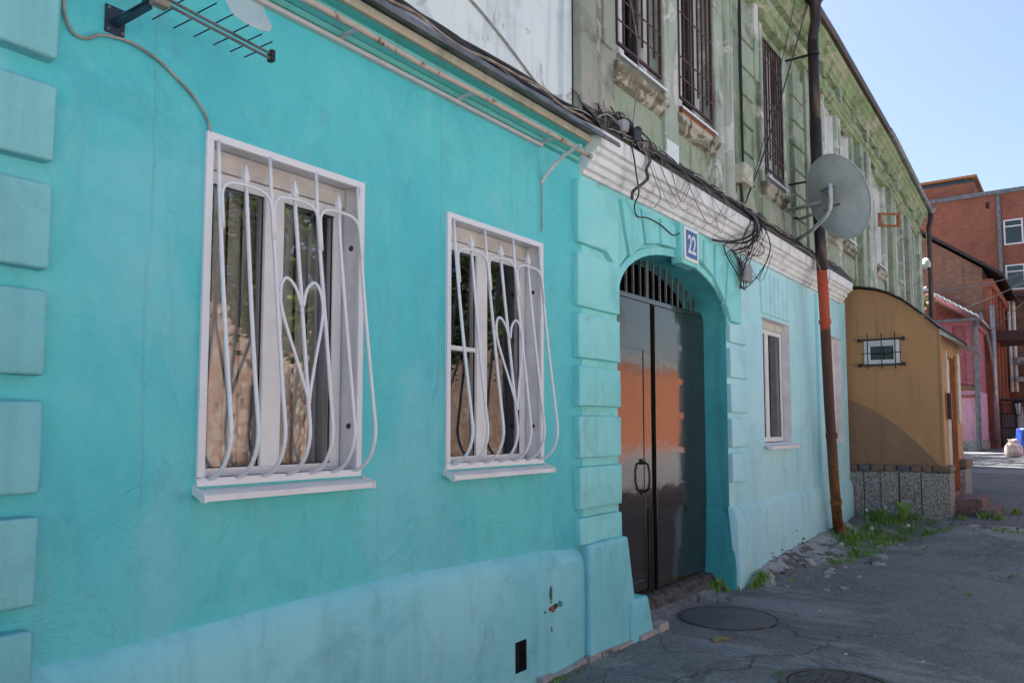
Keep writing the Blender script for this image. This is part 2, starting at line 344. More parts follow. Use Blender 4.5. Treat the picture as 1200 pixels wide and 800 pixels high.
# ------------------------------------------------------------------ mesh builder
def root_loc(p):
    while p.parent: p = p.parent
    return p.location.copy()
class MB:
    def __init__(s): s.v = []; s.f = []
    def face(s, pts):
        i = len(s.v); s.v += [tuple(p) for p in pts]; s.f.append(tuple(range(i, i + len(pts)))); return s
    def hexa(s, p):     # 8 corners: bottom 4 ccw, top 4 ccw
        i = len(s.v); s.v += [tuple(q) for q in p]
        for q in ((3, 2, 1, 0), (4, 5, 6, 7), (0, 1, 5, 4), (1, 2, 6, 5), (2, 3, 7, 6), (3, 0, 4, 7)): s.f.append(tuple(i + k for k in q))
        return s
    def box(s, x0, x1, y0, y1, z0, z1):
        return s.hexa([(x0, y0, z0), (x1, y0, z0), (x1, y1, z0), (x0, y1, z0), (x0, y0, z1), (x1, y0, z1), (x1, y1, z1), (x0, y1, z1)])
    def prism_y(s, poly, y0, y1):      # polygon in (x,z), extruded along y
        n = len(poly); i = len(s.v)
        s.v += [(x, y0, z) for x, z in poly] + [(x, y1, z) for x, z in poly]
        s.f.append(tuple(range(i, i + n))); s.f.append(tuple(reversed(range(i + n, i + 2 * n))))
        for k in range(n): s.f.append((i + k, i + n + k, i + n + (k + 1) % n, i + (k + 1) % n))
        return s
    def prism_z(s, poly, z0, z1):
        n = len(poly); i = len(s.v)
        s.v += [(x, y, z0) for x, y in poly] + [(x, y, z1) for x, y in poly]
        s.f.append(tuple(reversed(range(i, i + n)))); s.f.append(tuple(range(i + n, i + 2 * n)))
        for k in range(n): s.f.append((i + k, i + (k + 1) % n, i + n + (k + 1) % n, i + n + k))
        return s
    def prism_x(s, poly, x0, x1):      # polygon in (y,z), extruded along x
        n = len(poly); i = len(s.v)
        s.v += [(x0, y, z) for y, z in poly] + [(x1, y, z) for y, z in poly]
        s.f.append(tuple(range(i, i + n))); s.f.append(tuple(reversed(range(i + n, i + 2 * n))))
        for k in range(n): s.f.append((i + k, i + n + k, i + n + (k + 1) % n, i + (k + 1) % n))
        return s
    def sweep_x(s, prof, xs, dz=lambda x: 0, wob=0):     # open profile (y,z) swept along x, with closed ends
        n = len(prof); i = len(s.v)
        for x in xs:
            for k, (y, z) in enumerate(prof):
                o = wob * noise.noise(Vector((x * 1.7, k * 3.1, 5))) if wob else 0
                s.v.append((x, y + o, z + dz(x) + o))
        for a in range(len(xs) - 1):
            for k in range(n - 1):
                p = i + a * n + k; s.f.append((p, p + n, p + n + 1, p + 1))
        s.f.append(tuple(range(i, i + n))); s.f.append(tuple(reversed(range(i + (len(xs) - 1) * n, i + len(xs) * n))))
        return s
    def tube(s, pts, r, n=7, cap=True):
        pts = [Vector(p) for p in pts]; rs = r if isinstance(r, (list, tuple)) else [r] * len(pts)
        i0 = len(s.v); up = None
        for k, p in enumerate(pts):
            d = (pts[min(k + 1, len(pts) - 1)] - pts[max(k - 1, 0)]).normalized()
            if up is None:
                up = d.orthogonal().normalized()
            else:
                up = (up - d * up.dot(d)); up = up.normalized() if up.length > 1e-6 else d.orthogonal().normalized()
            b = d.cross(up)
            for j in range(n):
                a = 2 * math.pi * j / n; q = p + (up * math.cos(a) + b * math.sin(a)) * rs[k]; s.v.append(tuple(q))
        for k in range(len(pts) - 1):
            for j in range(n):
                a = i0 + k * n + j; b_ = i0 + k * n + (j + 1) % n
                s.f.append((a, b_, b_ + n, a + n))
        if cap:
            s.f.append(tuple(reversed(range(i0, i0 + n)))); s.f.append(tuple(range(i0 + (len(pts) - 1) * n, i0 + len(pts) * n)))
        return s
    def lathe(s, c, axis, prof, n=24):     # prof: (radius, distance along axis)
        ax = Vector(axis).normalized(); u = ax.orthogonal().normalized(); w_ = ax.cross(u); c = Vector(c); i0 = len(s.v)
        for r, h in prof:
            for j in range(n):
                a = 2 * math.pi * j / n; s.v.append(tuple(c + ax * h + (u * math.cos(a) + w_ * math.sin(a)) * r))
        for k in range(len(prof) - 1):
            for j in range(n):
                a = i0 + k * n + j; b = i0 + k * n + (j + 1) % n; s.f.append((a, b, b + n, a + n))
        return s
    def build(s, name, mat, parent=None, smooth=False, bevel=0, seg=2, rough=0, worn=False):
        L = root_loc(parent) if parent else Vector((0, 0, 0))
        me = bpy.data.meshes.new(name)
        bm = bmesh.new(); vs_ = [bm.verts.new(Vector(p) - L) for p in s.v]
        for f in s.f:
            try: bm.faces.new([vs_[k] for k in f])
            except ValueError: pass
        bmesh.ops.recalc_face_normals(bm, faces=bm.faces)
        if bevel:
            bmesh.ops.remove_doubles(bm, verts=bm.verts, dist=1e-5)
            ed = [e for e in bm.edges if len(e.link_faces) == 2 and e.calc_face_angle(0) > .5]
            bmesh.ops.bevel(bm, geom=ed, offset=bevel, segments=seg, affect='EDGES', profile=.6)
        if worn:
            for _ in range(2):
                le = [e for e in bm.edges if e.calc_length() > .085]
                if le: bmesh.ops.subdivide_edges(bm, edges=le, cuts=1, use_grid_fill=True)
            bmesh.ops.triangulate(bm, faces=[f for f in bm.faces if len(f.verts) > 4])
            for v in bm.verts:
                q = v.co + L; v.co += noise.noise_vector(q * 26 + Vector((3, 8, 1))) * .0022
        if rough:
            for v in bm.verts:
                q = v.co + L; v.co += noise.noise_vector(q * 9) * rough + noise.noise_vector(q * 3 + Vector((9, 2, 4))) * rough
        bm.to_mesh(me); bm.free()
        if smooth:
            for p in me.polygons: p.use_smooth = True
        me.materials.append(M[mat] if isinstance(mat, str) else mat)
        o = bpy.data.objects.new(name, me); col.objects.link(o)
        if parent: o.parent = parent
        return o

def tag(o, label=None, cat=None, group=None, kind=None):
    if label: o['label'] = label
    if cat: o['category'] = cat
    if group: o['group'] = group
    if kind: o['kind'] = kind
    return o
def thing(name, label, cat, loc=(0, 0, 0), group=None, kind=None):
    o = bpy.data.objects.new(name, None); col.objects.link(o); o.location = loc; o.empty_display_size = .2
    return tag(o, label, cat, group, kind)
def copy_thing(o, loc, label=None):
    c = o.copy(); col.objects.link(c); c.location = loc
    if label: c['label'] = label
    for ch in [k for k in bpy.data.objects if k.parent == o]:
        d = ch.copy(); col.objects.link(d); d.parent = c
        for g in [k for k in bpy.data.objects if k.parent == ch]:
            e = g.copy(); col.objects.link(e); e.parent = d
    return c
def wall_sheet(outer, holes, y, depth):
    """front face of a wall in the plane y with openings; reveals go back to y+depth"""
    bm = bmesh.new(); ed = []
    loops = [outer] + holes
    for lp in loops:
        vs_ = [bm.verts.new((x, y, z)) for x, z in lp]
        for k in range(len(vs_)): ed.append(bm.edges.new((vs_[k], vs_[(k + 1) % len(vs_)])))
    bmesh.ops.triangle_fill(bm, use_beauty=True, edges=ed)
    m = MB(); bm.verts.index_update()
    m.v = [tuple(v.co) for v in bm.verts]; m.f = [tuple(v.index for v in f.verts) for f in bm.faces]
    bm.free()
    rvs = []
    for lp in holes:
        rv = MB(); rvs.append(rv)
        for k in range(len(lp)):
            a, b = lp[k], lp[(k + 1) % len(lp)]
            rv.face([(a[0], y, a[1]), (b[0], y, b[1]), (b[0], y + depth, b[1]), (a[0], y + depth, a[1])])
    return m, rvs
def rect(x0, x1, z0, z1): return [(x0, z0), (x1, z0), (x1, z1), (x0, z1)]
def frame_mb(x0, x1, z0, z1, y0, y1, t):
    m = MB()
    m.box(x0, x1, y0, y1, z0, z0 + t); m.box(x0, x1, y0, y1, z1 - t, z1)
    m.box(x0, x0 + t, y0, y1, z0 + t, z1 - t); m.box(x1 - t, x1, y0, y1, z0 + t, z1 - t)
    return m
def lerp(a, b, t): return a + (b - a) * t
def sst(a, b, x):
    t = max(0, min(1, (x - a) / (b - a))); return t * t * (3 - 2 * t)

# ================================================================== SETTING: ground
def gz(x, y):
    ou = sst(-.9, -1.6, y); z = .10 * sst(8.0, 12.2, x) + .19 * ((1 - ou) * sst(12.0, 13.4, x) + ou * sst(10.6, 12.35, x))
    # forecourt climbs a little to the gate threshold
    k = sst(5.5, 5.9, x) * (1 - sst(8.0, 8.3, x)) * sst(-.02, .28, y)
    z += .13 * k
    z += .05 * sst(8.2, 9.2, x) * (1 - sst(12.2, 13.2, x)) * sst(-1.0, -.15, y)
    z -= .03 * sst(-1, -3.5, y) * (1 - sst(9, 13, x))
    if -8 < x < 14 and -8 < y < 1.2:
        z += .014 * noise.noise(Vector((x * .9, y * .9, 0))) + .005 * noise.noise(Vector((x * 3.5, y * 3.5, 3)))
    return z
def spaced(lo, hi, step, far, growth=1.45):
    c = [lo + i * step for i in range(int(round((hi - lo) / step)) + 1)]
    s_ = step; a = c[0]; pre = []
    while a > -far: s_ *= growth; a -= s_; pre.append(a)
    s_ = step; b = c[-1]; post = []
    while b < far: s_ *= growth; b += s_; post.append(b)
    return pre[::-1] + c + post
gx = spaced(-3, 15, .12, 900); gy = spaced(-6, 1, .12, 900)
m = MB(); m.v = [(x, y, gz(x, y)) for x in gx for y in gy]; ny = len(gy)
m.f = [(i * ny + j, (i + 1) * ny + j, (i + 1) * ny + j + 1, i * ny + j + 1) for i in range(len(gx) - 1) for j in range(ny - 1)]
ground = m.build('ground', 'asphalt', smooth=True); tag(ground, kind='structure')

# raised tiled pavement beyond the forecourt, with a broken concrete kerb edge
pav = MB().box(12.55, 18.3, -7, -1.42, .1, .312).build('pavement', 'tiles', bevel=.01); tag(pav, kind='structure')
kx = -6.9
while kx < -1.9:
    L_ = rnd.uniform(.55, .95); a = rnd.uniform(-.03, .03); h = rnd.uniform(.0, .02)
    MB().hexa([(12.30 + a, kx, .02), (12.54, kx, .02), (12.54, kx + L_ - .03, .02), (12.31 - a, kx + L_ - .03, .02),
               (12.33 + a, kx, .305 - h), (12.54, kx, .322 - h), (12.54, kx + L_ - .03, .318), (12.33 - a, kx + L_ - .03, .30)]).build('kerb_stone', 'concrete', pav, bevel=.015, rough=.008)
    kx += L_
rd = MB()
for i, (xa, xb) in enumerate(((18.32, 27.0), (29.5, 46.0))):
    rd.face([(xa, -14, .2955), (xb, -14, .2955), (xb, .9, .2955), (xa, .9, .2955)])
road = rd.build('road', 'old_road'); tag(road, kind='structure')

# ================================================================== HOUSE A: teal ground floor, white plaster above
teal = thing('teal_house', 'turquoise plastered house front with two barred windows and white upper wall', 'house', (2.5, 0, 0))
WIN = ((1.94, 2.82, 1.40, 2.89), (3.52, 4.50, 1.40, 2.89))
holes = [rect(*q) for q in WIN]
m, rv = wall_sheet(rect(-6, 5.06, -.3, 3.62), holes, 0, .22)
m.build('wall', 'teal', teal)
for r_ in rv: r_.build('window_reveal', 'white_dull', teal)
MB().box(-6, 5.06, .12, .5, 3.62, 7.4).build('upper_wall', 'white_wall', teal)
MB().box(4.945, 5.06, .075, .12, 3.70, 7.4).build('corner_strip', 'white_wall', teal)
sh = MB()
sh.face([(-6, 0, -.3), (-6, 9, -.3), (-6, 9, 7.4), (-6, .3, 7.4), (-6, 0, 3.6)]); sh.face([(-6, 9, -.3), (5.06, 9, -.3), (5.06, 9, 7.4), (-6, 9, 7.4)])
sh.build('back_wall', 'white_wall', teal)
sh = MB(); sh.hexa([(-6.3, -.25, 7.4), (5.06, -.25, 7.4), (5.06, 4.5, 9.4), (-6.3, 4.5, 9.4), (-6.3, -.25, 7.5), (5.06, -.25, 7.5), (5.06, 4.5, 9.5), (-6.3, 4.5, 9.5)])
sh.hexa([(-6.3, 4.5, 9.4), (5.06, 4.5, 9.4), (5.06, 9.3, 7.4), (-6.3, 9.3, 7.4), (-6.3, 4.5, 9.5), (5.06, 4.5, 9.5), (5.06, 9.3, 7.5), (-6.3, 9.3, 7.5)])
sh.build('roof', 'roof_dark', teal)
# plinth with hand-trowelled wavy shoulder and a vent opening
def ptop(x):
    return .80 + .055 * math.exp(-((x - 3.0) / 1.3) ** 2) + .012 * noise.noise(Vector((x * 2.1, 0, 7))) - .03 * sst(4.3, 5.0, x)
pl = MB(); xs = [-6 + i * .5 for i in range(14)] + [1.0 + i * .08 for i in range(51)]
xs = sorted(set([round(x, 3) for x in xs if x < 4.99] + [4.115, 4.24, 4.985]))
prof = [(-.062, -.35, 0), (-.062, .115, 0), (-.062, .305, 0), (-.058, -.10, 1), (-.04, -.035, 1), (0.0, .0, 1)]
n = len(prof); pl.v = []
for x in xs:
    for (y, z, rel) in prof:
        yy = y + (0 if y == 0 else .007 * noise.noise(Vector((x * 2.3, z * 3, 2))))
        pl.v.append((x, yy, z + (ptop(x) if rel else 0)))
for a in range(len(xs) - 1):
    for k in range(n - 1):
        if k == 1 and abs(xs[a] - 4.115) < 1e-4: continue
        if k == 1 and 4.115 < xs[a] < 4.24: continue
        p = a * n + k; pl.f.append((p, p + n, p + n + 1, p + 1))
pl.f.append(tuple((len(xs) - 1) * n + k for k in range(n)))
pl.build('plinth', 'teal_plinth', teal, smooth=True)
vb = MB(); X0, X1, Z0, Z1 = 4.112, 4.243, .112, .308
for q in ([(X0, -.058, Z0), (X0, -.058, Z1), (X0, -.006, Z1), (X0, -.006, Z0)], [(X1, -.058, Z0), (X1, -.058, Z1), (X1, -.006, Z1), (X1, -.006, Z0)],
          [(X0, -.058, Z0), (X1, -.058, Z0), (X1, -.006, Z0), (X0, -.006, Z0)], [(X0, -.058, Z1), (X1, -.058, Z1), (X1, -.006, Z1), (X0, -.006, Z1)],
          [(X0, -.006, Z0), (X1, -.006, Z0), (X1, -.006, Z1), (X0, -.006, Z1)]): vb.face(q)
vb.build('vent_hole', 'dark_in', teal)
for (cx, cz, w_, h_, mt) in ((4.525, .54, .014, .075, 'concrete'), (4.55, .437, .05, .024, 'brick_raw'), (4.575, .45, .03, .02, 'grime'), (4.635, .455, .035, .028, 'teal_dark'), (4.45, .43, .008, .016, 'teal_dark'), (4.53, .30, .006, .02, 'concrete')):
    poly = [(cx + w_ * rnd.uniform(.25, 1.1) * math.cos(a), cz + h_ * rnd.uniform(.3, 1.1) * math.sin(a)) for a in [k * .52 for k in range(12)]]
    MB().prism_y(poly, -.0705, -.05).build('paint_chip', mt, teal)
# pale primer patch high on the wall
poly = [(1.97, 3.60), (2.00, 3.52), (2.04, 3.475), (2.11, 3.46), (2.17, 3.462), (2.235, 3.475), (2.25, 3.51), (2.215, 3.545), (2.19, 3.60)]
MB().prism_y(poly, -.003, .01).build('primer_patch', 'primer', teal)
# quoin blocks at the left end
for z0, z1 in ((.30, .955), (1.036, 1.339), (1.418, 1.736), (1.825, 2.125), (2.201, 2.506), (2.59, 2.863), (2.962, 3.25), (3.33, 3.52)):
    MB().box(.62, 1.292, -.065, .02, z0, z1).build('quoin', 'teal_quoin', teal, bevel=.014, seg=3, rough=.004, worn=True, smooth=True)
# cornice of the left house
MB().sweep_x([(0, 3.605), (-.028, 3.615), (-.034, 3.64), (-.020, 3.655), (0, 3.655)], [-6, 0, 2, 3, 4, 5.0], wob=.003).build('lower_bead', 'mint', teal)
MB().sweep_x([(0, 3.655), (-.022, 3.657), (-.03, 3.685), (0, 3.69)], [-6, 0, 2, 3, 4, 5.0]).build('lower_cove', 'teal_dark', teal)
MB().sweep_x([(0, 3.69), (-.06, 3.69), (-.066, 3.715), (0, 3.72)], [-6, 0, 2, 3, 4, 5.02], wob=.003).build('upper_bead', 'mint', teal)
MB().sweep_x([(0, 3.72), (-.05, 3.722), (-.085, 3.752), (0, 3.755)], [-6, 0, 2, 3, 4, 5.02]).build('upper_cove', 'teal_dark', teal)
MB().sweep_x([(0.13, 3.755), (-.105, 3.756), (-.112, 3.80), (0.13, 3.80)], [-6, 0, 2, 3, 4, 5.04], wob=.004).build('fascia', 'beige', teal)
MB().sweep_x([(.13, 3.83), (-.19, 3.800), (-.205, 3.772), (-.212, 3.775), (-.200, 3.812), (-.05, 3.90), (.13, 3.985)], [-6, 0, 1, 2, 2.6, 3.2, 3.9, 4.5, 5.3], wob=.006).build('drip_flashing', 'zinc', teal)

# windows of the teal house: frame, two casements, panes, blinds, sill
def pvc_window(parent, x0, x1, z0, z1, split, transom=None, y=.12, blind=True):
    wn = frame_mb(x0 + .01, x1 - .01, z0 + .01, z1 - .10, y, y + .06, .055).build('window', 'pvc', parent, bevel=.005)
    MB().box(x0 + .005, x1 - .005, y - .015, y + .05, z1 - .098, z1 - .004).build('head_panel', 'cream', wn, bevel=.004)
    xm = lerp(x0, x1, split)
    MB().box(xm - .055, xm + .055, y - .006, y + .055, z0 + .06, z1 - .15).build('mullion', 'pvc', wn, bevel=.006)
    for a, b in ((x0 + .06, xm - .05), (xm + .05, x1 - .06)):
        MB().box(a, b, y + .026, y + .032, z0 + .06, z1 - .15).build('pane', 'glass', wn)
        frame_mb(a - .003, b + .003, z0 + .058, z1 - .148, y + .012, y + .024, .010).build('gasket', 'black', wn)
    if transom:
        MB().box(x0 + .06, xm - .05, y + .002, y + .05, transom - .014, transom + .014).build('glazing_bar', 'pvc', wn, bevel=.004)
    if blind:
        k = 0; x = x0 + .03
        while x < x1 - .04:
            MB().hexa([(x, y + .12, z0 + .03), (x + .085, y + .15, z0 + .03), (x + .087, y + .147, z0 + .03), (x + .002, y + .117, z0 + .03),
                       (x, y + .12, z1 - .05), (x + .085, y + .15, z1 - .05), (x + .087, y + .147, z1 - .05), (x + .002, y + .117, z1 - .05)]).build('blind_slat', 'blind', wn)
            x += .08
    MB().face([(x0 - .1, y + .5, z0 - .1), (x1 + .1, y + .5, z0 - .1), (x1 + .1, y + .5, z1 + .1), (x0 - .1, y + .5, z1 + .1)]).build('room_wall', 'dark_in', wn)
    return wn
def sill(parent, x0, x1, z, proj, mat='pvc', t=.036):
    s_ = MB().prism_x([(.10, z + .004), (-.02, z - .012), (-proj, z - .030), (-proj - .004, z - .030 - t), (-proj + .008, z - .030 - t), (-proj + .008, z - .046), (.10, z - .016)], x0, x1).build('sill', mat, parent, bevel=.002)
    for xa, xb in ((x0 - .012, x0 - .0005), (x1 + .0005, x1 + .012)):
        MB().prism_x([(0, z + .006), (-proj - .006, z - .024), (-proj - .010, z - .034 - t), (-proj + .022, z - .036 - t), (-proj + .03, z - .05), (0, z - .03)], xa, xb).build('end_cap', mat, s_, bevel=.002)
    return s_
for i, (x0, x1, z0, z1) in enumerate(WIN):
    pvc_window(teal, x0, x1, z0, z1, .50 if i == 0 else .49, None if i == 0 else 2.13)
    sill(teal, x0 - .02, x1 + .035, z0 - .002, .085, t=.026)

# bellied white grilles
def belly(z, z0, z1, k=1.0):
    u = (z1 - z) / (z1 - z0)          # 0 top, 1 bottom
    if u < .86: return -.010 - k * .150 * (u / .86) ** 1.15
    a = (u - .86) / .14
    return -.010 - k * .150 * math.sqrt(max(0, 1 - a * a)) 
def grille(parent, x0, x1, z0, z1):
    g = frame_mb(x0 - .018, x1 + .018, z0 + .0, z1 + .018, -.018, .004, .034).build('window_grille', 'white_paint', parent, bevel=.003)
    zb = z0 + .03; zt = z1 - .01; W_ = x1 - x0
    xs_ = [x0 + .035 + (W_ - .07) * k / 6 for k in range(7)]
    for k, x in enumerate(xs_):
        top = zt if k % 2 == 0 else zt - .15
        zs = [lerp(top, zb + .22, j / 9) for j in range(10)] + [zb + .22 * (1 - math.sin(j / 8 * math.pi / 2)) for j in range(1, 9)]
        bow = rnd.uniform(.95, 1.05)
        pts = [(x + .002 * math.sin(z * 5 + k), belly(z, zb, zt, bow) - .004, z) for z in zs]
        MB().tube(pts, .0092, 8).build('bar', 'white_paint', g, smooth=True)
        if k % 2:
            y = belly(top, zb, zt) - .004
            MB().lathe((x, y, top - .01), (0, 0, 1), [(.008, -.02), (.009, 0), (.021, .018), (.019, .03), (.001, .085)], 6).build('spear_tip', 'white_paint', g)
    ya = lambda z: belly(z, zb, zt) - .004
    for k in (0, 2, 4):            # round-headed hoops between the tall bars
        xa, xb = xs_[k], xs_[k + 2]; zc = zt - .27; rx = (xb - xa) / 2 - .006; pts = []
        for j in range(15):
            a = math.pi * j / 14
            sx = math.copysign(abs(math.cos(a)) ** .62, math.cos(a)); sz = math.sin(a) ** .62
            z = zc + .10 * sz; pts.append(((xa + xb) / 2 - rx * sx, ya(z) - .009, z))
        pts = [(xa + .006, ya(zc - .12) - .009, zc - .12)] + pts + [(xb - .006, ya(zc - .12) - .009, zc - .12)]
        MB().tube(pts, .0075, 7).build('hoop', 'white_paint', g, smooth=True)
    xc = xs_[3]; zl = zb + .32; zh = zl + .44; half = (xs_[4] - xs_[2]) / 2
    for s_ in (-1, 1):              # the heart
        cp = [(0, zl), (.10, zl + .06), (.45, zl + .22), (.80, zl + .37), (.92, zl + .46), (.86, zl + .53), (.66, zl + .57), (.42, zl + .56), (.20, zl + .52), (.05, zl + .45)]
        fine = []
        for j in range(len(cp) - 1):
            p0, p1, p2, p3 = cp[max(j - 1, 0)], cp[j], cp[j + 1], cp[min(j + 2, len(cp) - 1)]
            for q in range(4):
                u = q / 4
                fine.append(tuple(.5 * (2 * p1[d] + (p2[d] - p0[d]) * u + (2 * p0[d] - 5 * p1[d] + 4 * p2[d] - p3[d]) * u * u + (3 * p1[d] - p0[d] - 3 * p2[d] + p3[d]) * u ** 3) for d in (0, 1)))
        fine.append(cp[-1])
        MB().tube([(xc + s_ * a * half * .98, ya(z) - .010, z) for a, z in fine], .0075, 7).build('heart_scroll', 'white_paint', g, smooth=True)
    for zz in (z0 + .25, z1 - .32):
        MB().lathe((x1 - .001, .06, zz), (-1, 0, 0), [(.001, .006), (.012, .006), (.016, 0)], 8).build('fixing_bolt', 'brown_metal', g)
    return g
for q in WIN: grille(teal, *q)

# ================================================================== HOUSE B: arch, pale ground floor, green upper floor
grn = thing('green_house', 'two-storey house with arched gateway, pale blue ground floor and flaking green upper storey', 'house', (11, 0, 0))
AC, AA, ASP, ARI = 6.80, 1.195, 2.70, .49
def arch(x_off=0, grow=0, n=22):
    return [(AC + (AA + grow) * math.cos(math.pi * k / n), ASP + (ARI + grow) * math.sin(math.pi * k / n)) for k in range(n + 1)]
hole_arch = [(AC - AA, -.28), (AC + AA, -.28)] + arch()
SW = (9.17, 10.20, 1.45, 2.92); SW2 = (12.22, 12.86, 1.40, 2.98)
m, rv = wall_sheet([(5.06, -.3), (8.0, -.3), (8.0, 3.6), (5.06, 3.6)], [hole_arch], 0, .42)
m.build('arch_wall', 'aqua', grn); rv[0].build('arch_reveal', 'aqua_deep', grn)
m, rv = wall_sheet(rect(8.0, 13.2, -.3, 3.6), [rect(*SW), rect(*SW2)], 0, .2)
m.build('wall', 'ice', grn); [r_.build('window_reveal', 'white_dull', grn) for r_ in rv]
# passage behind the gate
ps = MB(); ps.face([(5.4, .42, 0), (5.4, 5, 0), (5.4, 5, 3.5), (5.4, .42, 3.5)]); ps.face([(8.2, .42, 0), (8.2, 5, 0), (8.2, 5, 3.5), (8.2, .42, 3.5)])
ps.face([(5.4, 5, 0), (8.2, 5, 0), (8.2, 5, 3.5), (5.4, 5, 3.5)]); ps.face([(5.4, .42, 3.5), (8.2, .42, 3.5), (8.2, 5, 3.5), (5.4, 5, 3.5)])
ps.build('passage', 'dark_in', grn)
# quoins on the left jamb
LX0, LX1 = 4.935, 5.515
for z0, z1 in ((2.528, 2.925), (2.148, 2.471), (1.797, 2.086), (1.419, 1.723), (1.051, 1.352), (.80, .988)):
    MB().box(LX0, LX1 + .05, -.052, .02, z0, z1).build('quoin', 'aqua', grn, bevel=.012, seg=3, rough=.004, worn=True, smooth=True)
MB().prism_y([(LX0 + .0, 3.0), (5.37, 3.0), (5.455, 2.945), (5.50, 2.86), (5.70, 3.035), (5.545, 3.47), (LX0 + .0, 3.47)], -.052, .02).build('voussoir', 'aqua', grn, bevel=.012, seg=3, rough=.004, worn=True, smooth=True)
for poly in ([(5.74, 3.03), (6.01, 3.175), (5.925, 3.47), (5.585, 3.47)], [(6.035, 3.185), (6.30, 3.235), (6.285, 3.47), (5.96, 3.47)],
             [(6.33, 3.24), (6.66, 3.262), (6.65, 3.47), (6.315, 3.47)],
             [(7.07, 3.255), (7.26, 3.235), (7.275, 3.47), (7.06, 3.47)], [(7.295, 3.23), (7.55, 3.14), (7.57, 3.47), (7.31, 3.47)],
             [(7.58, 3.125), (7.84, 2.93), (7.95, 3.47), (7.60, 3.47)], [(7.87, 2.905), (8.02, 2.74), (8.32, 2.74), (8.32, 3.47), (7.985, 3.47)]):
    MB().prism_y([(lerp(sum(q[0] for q in poly) / len(poly), a, .955), b) for a, b in poly], -.060, .02).build('voussoir', 'aqua', grn, bevel=.010, seg=2, rough=.004, worn=True, smooth=True)
key = MB().prism_y([(6.69, 3.13), (7.05, 3.13), (7.085, 3.50), (6.665, 3.50)], -.10, .02).build('keystone', 'aqua', grn, bevel=.012, seg=3, rough=.004, worn=True, smooth=True)
# archivolt band
ab = MB(); ai = arch(0, .0); ao = arch(0, .07)
for k in range(len(ai) - 1):
    a, b, c, d = ai[k], ai[k + 1], ao[k + 1], ao[k]
    ab.hexa([(a[0], -.02, a[1]), (b[0], -.02, b[1]), (b[0], .01, b[1]), (a[0], .01, a[1]), (d[0], -.02, d[1]), (c[0], -.02, c[1]), (c[0], .01, c[1]), (d[0], .01, d[1])])
ab.build('archivolt', 'aqua', grn)
# pier base left of the gate
MB().hexa([(4.985, -.115, -.3), (5.79, -.115, -.3), (5.62, .30, -.3), (4.985, .02, -.3), (5.0, -.085, .80), (5.60, -.085, .80), (5.60, .30, .80), (5.0, .02, .80)]).build('pier_base', 'teal_plinth', grn, bevel=.03, seg=3, rough=.007, worn=True, smooth=True)
MB().hexa([(5.55, -.16, -.3), (5.96, -.16, -.3), (5.90, .25, -.3), (5.60, .20, -.3), (5.58, -.118, .30), (5.87, -.125, .31), (5.80, .22, .32), (5.60, .20, .30)]).build('pier_foot', 'teal_plinth', grn, bevel=.03, seg=3, rough=.012, worn=True, smooth=True)
x_ = 4.35
while x_ < 5.95:
    L_ = rnd.uniform(.12, .34); yb = -.095 - .055 * sst(4.9, 5.6, x_); d_ = rnd.uniform(.0, .03)
    MB().box(x_, x_ + L_ - .004, yb - d_, yb + .06, -.1, rnd.uniform(.012, .035) + .03 * sst(5.2, 5.9, x_)).build('footing_stone', rnd.choice(['concrete', 'primer_stone', 'primer_stone']), grn, bevel=.005, rough=.012); x_ += L_
# right jamb quoins
for z0, z1 in ((1.07, 1.385), (1.43, 1.745), (1.79, 2.11), (2.155, 2.48), (2.525, 2.72)):
    MB().box(8.0, 8.50, -.046, .01, z0, z1 - .02).build('quoin', 'ice', grn, bevel=.010, seg=2, rough=.004, worn=True, smooth=True)
# splayed plinth of the right-hand wall, thicker at the jamb
pl = MB(); xs = [7.955 + i * .12 for i in range(44)]; xs = [x for x in xs if x < 13.19] + [13.19]
for x in xs:
    tz = .80 + .02 * noise.noise(Vector((x * 1.3, 2, 0)))
    d = .045 + .05 * math.exp(-((x - 7.95) / .35) ** 2)
    for (y, z) in ((-d - .02, -.3), (-d - .012, .15), (-d, tz - .09), (-d * .55, tz - .02), (0.0, tz + .02)):
        pl.v.append((x, y + (0 if y == 0 else .014 * noise.noise(Vector((x * 1.8, z * 2.4, 4)))), z))
for a in range(len(xs) - 1):
    for k in range(4): p = a * 5 + k; pl.f.append((p, p + 5, p + 6, p + 1))
pl.f.append((0, 1, 2, 3, 4)); pl.f.append(tuple((len(xs) - 1) * 5 + k for k in range(5)))
pl.build('plinth', 'ice', grn, smooth=True)
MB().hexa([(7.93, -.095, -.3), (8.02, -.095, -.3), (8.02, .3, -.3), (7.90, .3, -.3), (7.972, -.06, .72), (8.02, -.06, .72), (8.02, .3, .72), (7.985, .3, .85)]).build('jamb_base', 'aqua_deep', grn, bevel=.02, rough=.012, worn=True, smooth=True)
for k in range(16):                      # bare spots where paint has flaked off the plinth
    x = rnd.choice([rnd.uniform(8.3, 11.2), rnd.uniform(9.3, 10.6)]); z = gz(x, -.1) + abs(rnd.gauss(0, .10)) + .02
    r_ = rnd.uniform(.006, .018); st_ = rnd.uniform(1, 3.5)
    poly = [(x + r_ * st_ * (.4 + .9 * rnd.random()) * math.cos(a), z + r_ * (.4 + .9 * rnd.random()) * math.sin(a)) for a in [j * .7 for j in range(9)]]
    MB().prism_y(poly, -.074, -.03).build('paint_chip', rnd.choice(['brick_raw', 'concrete', 'concrete']), grn)
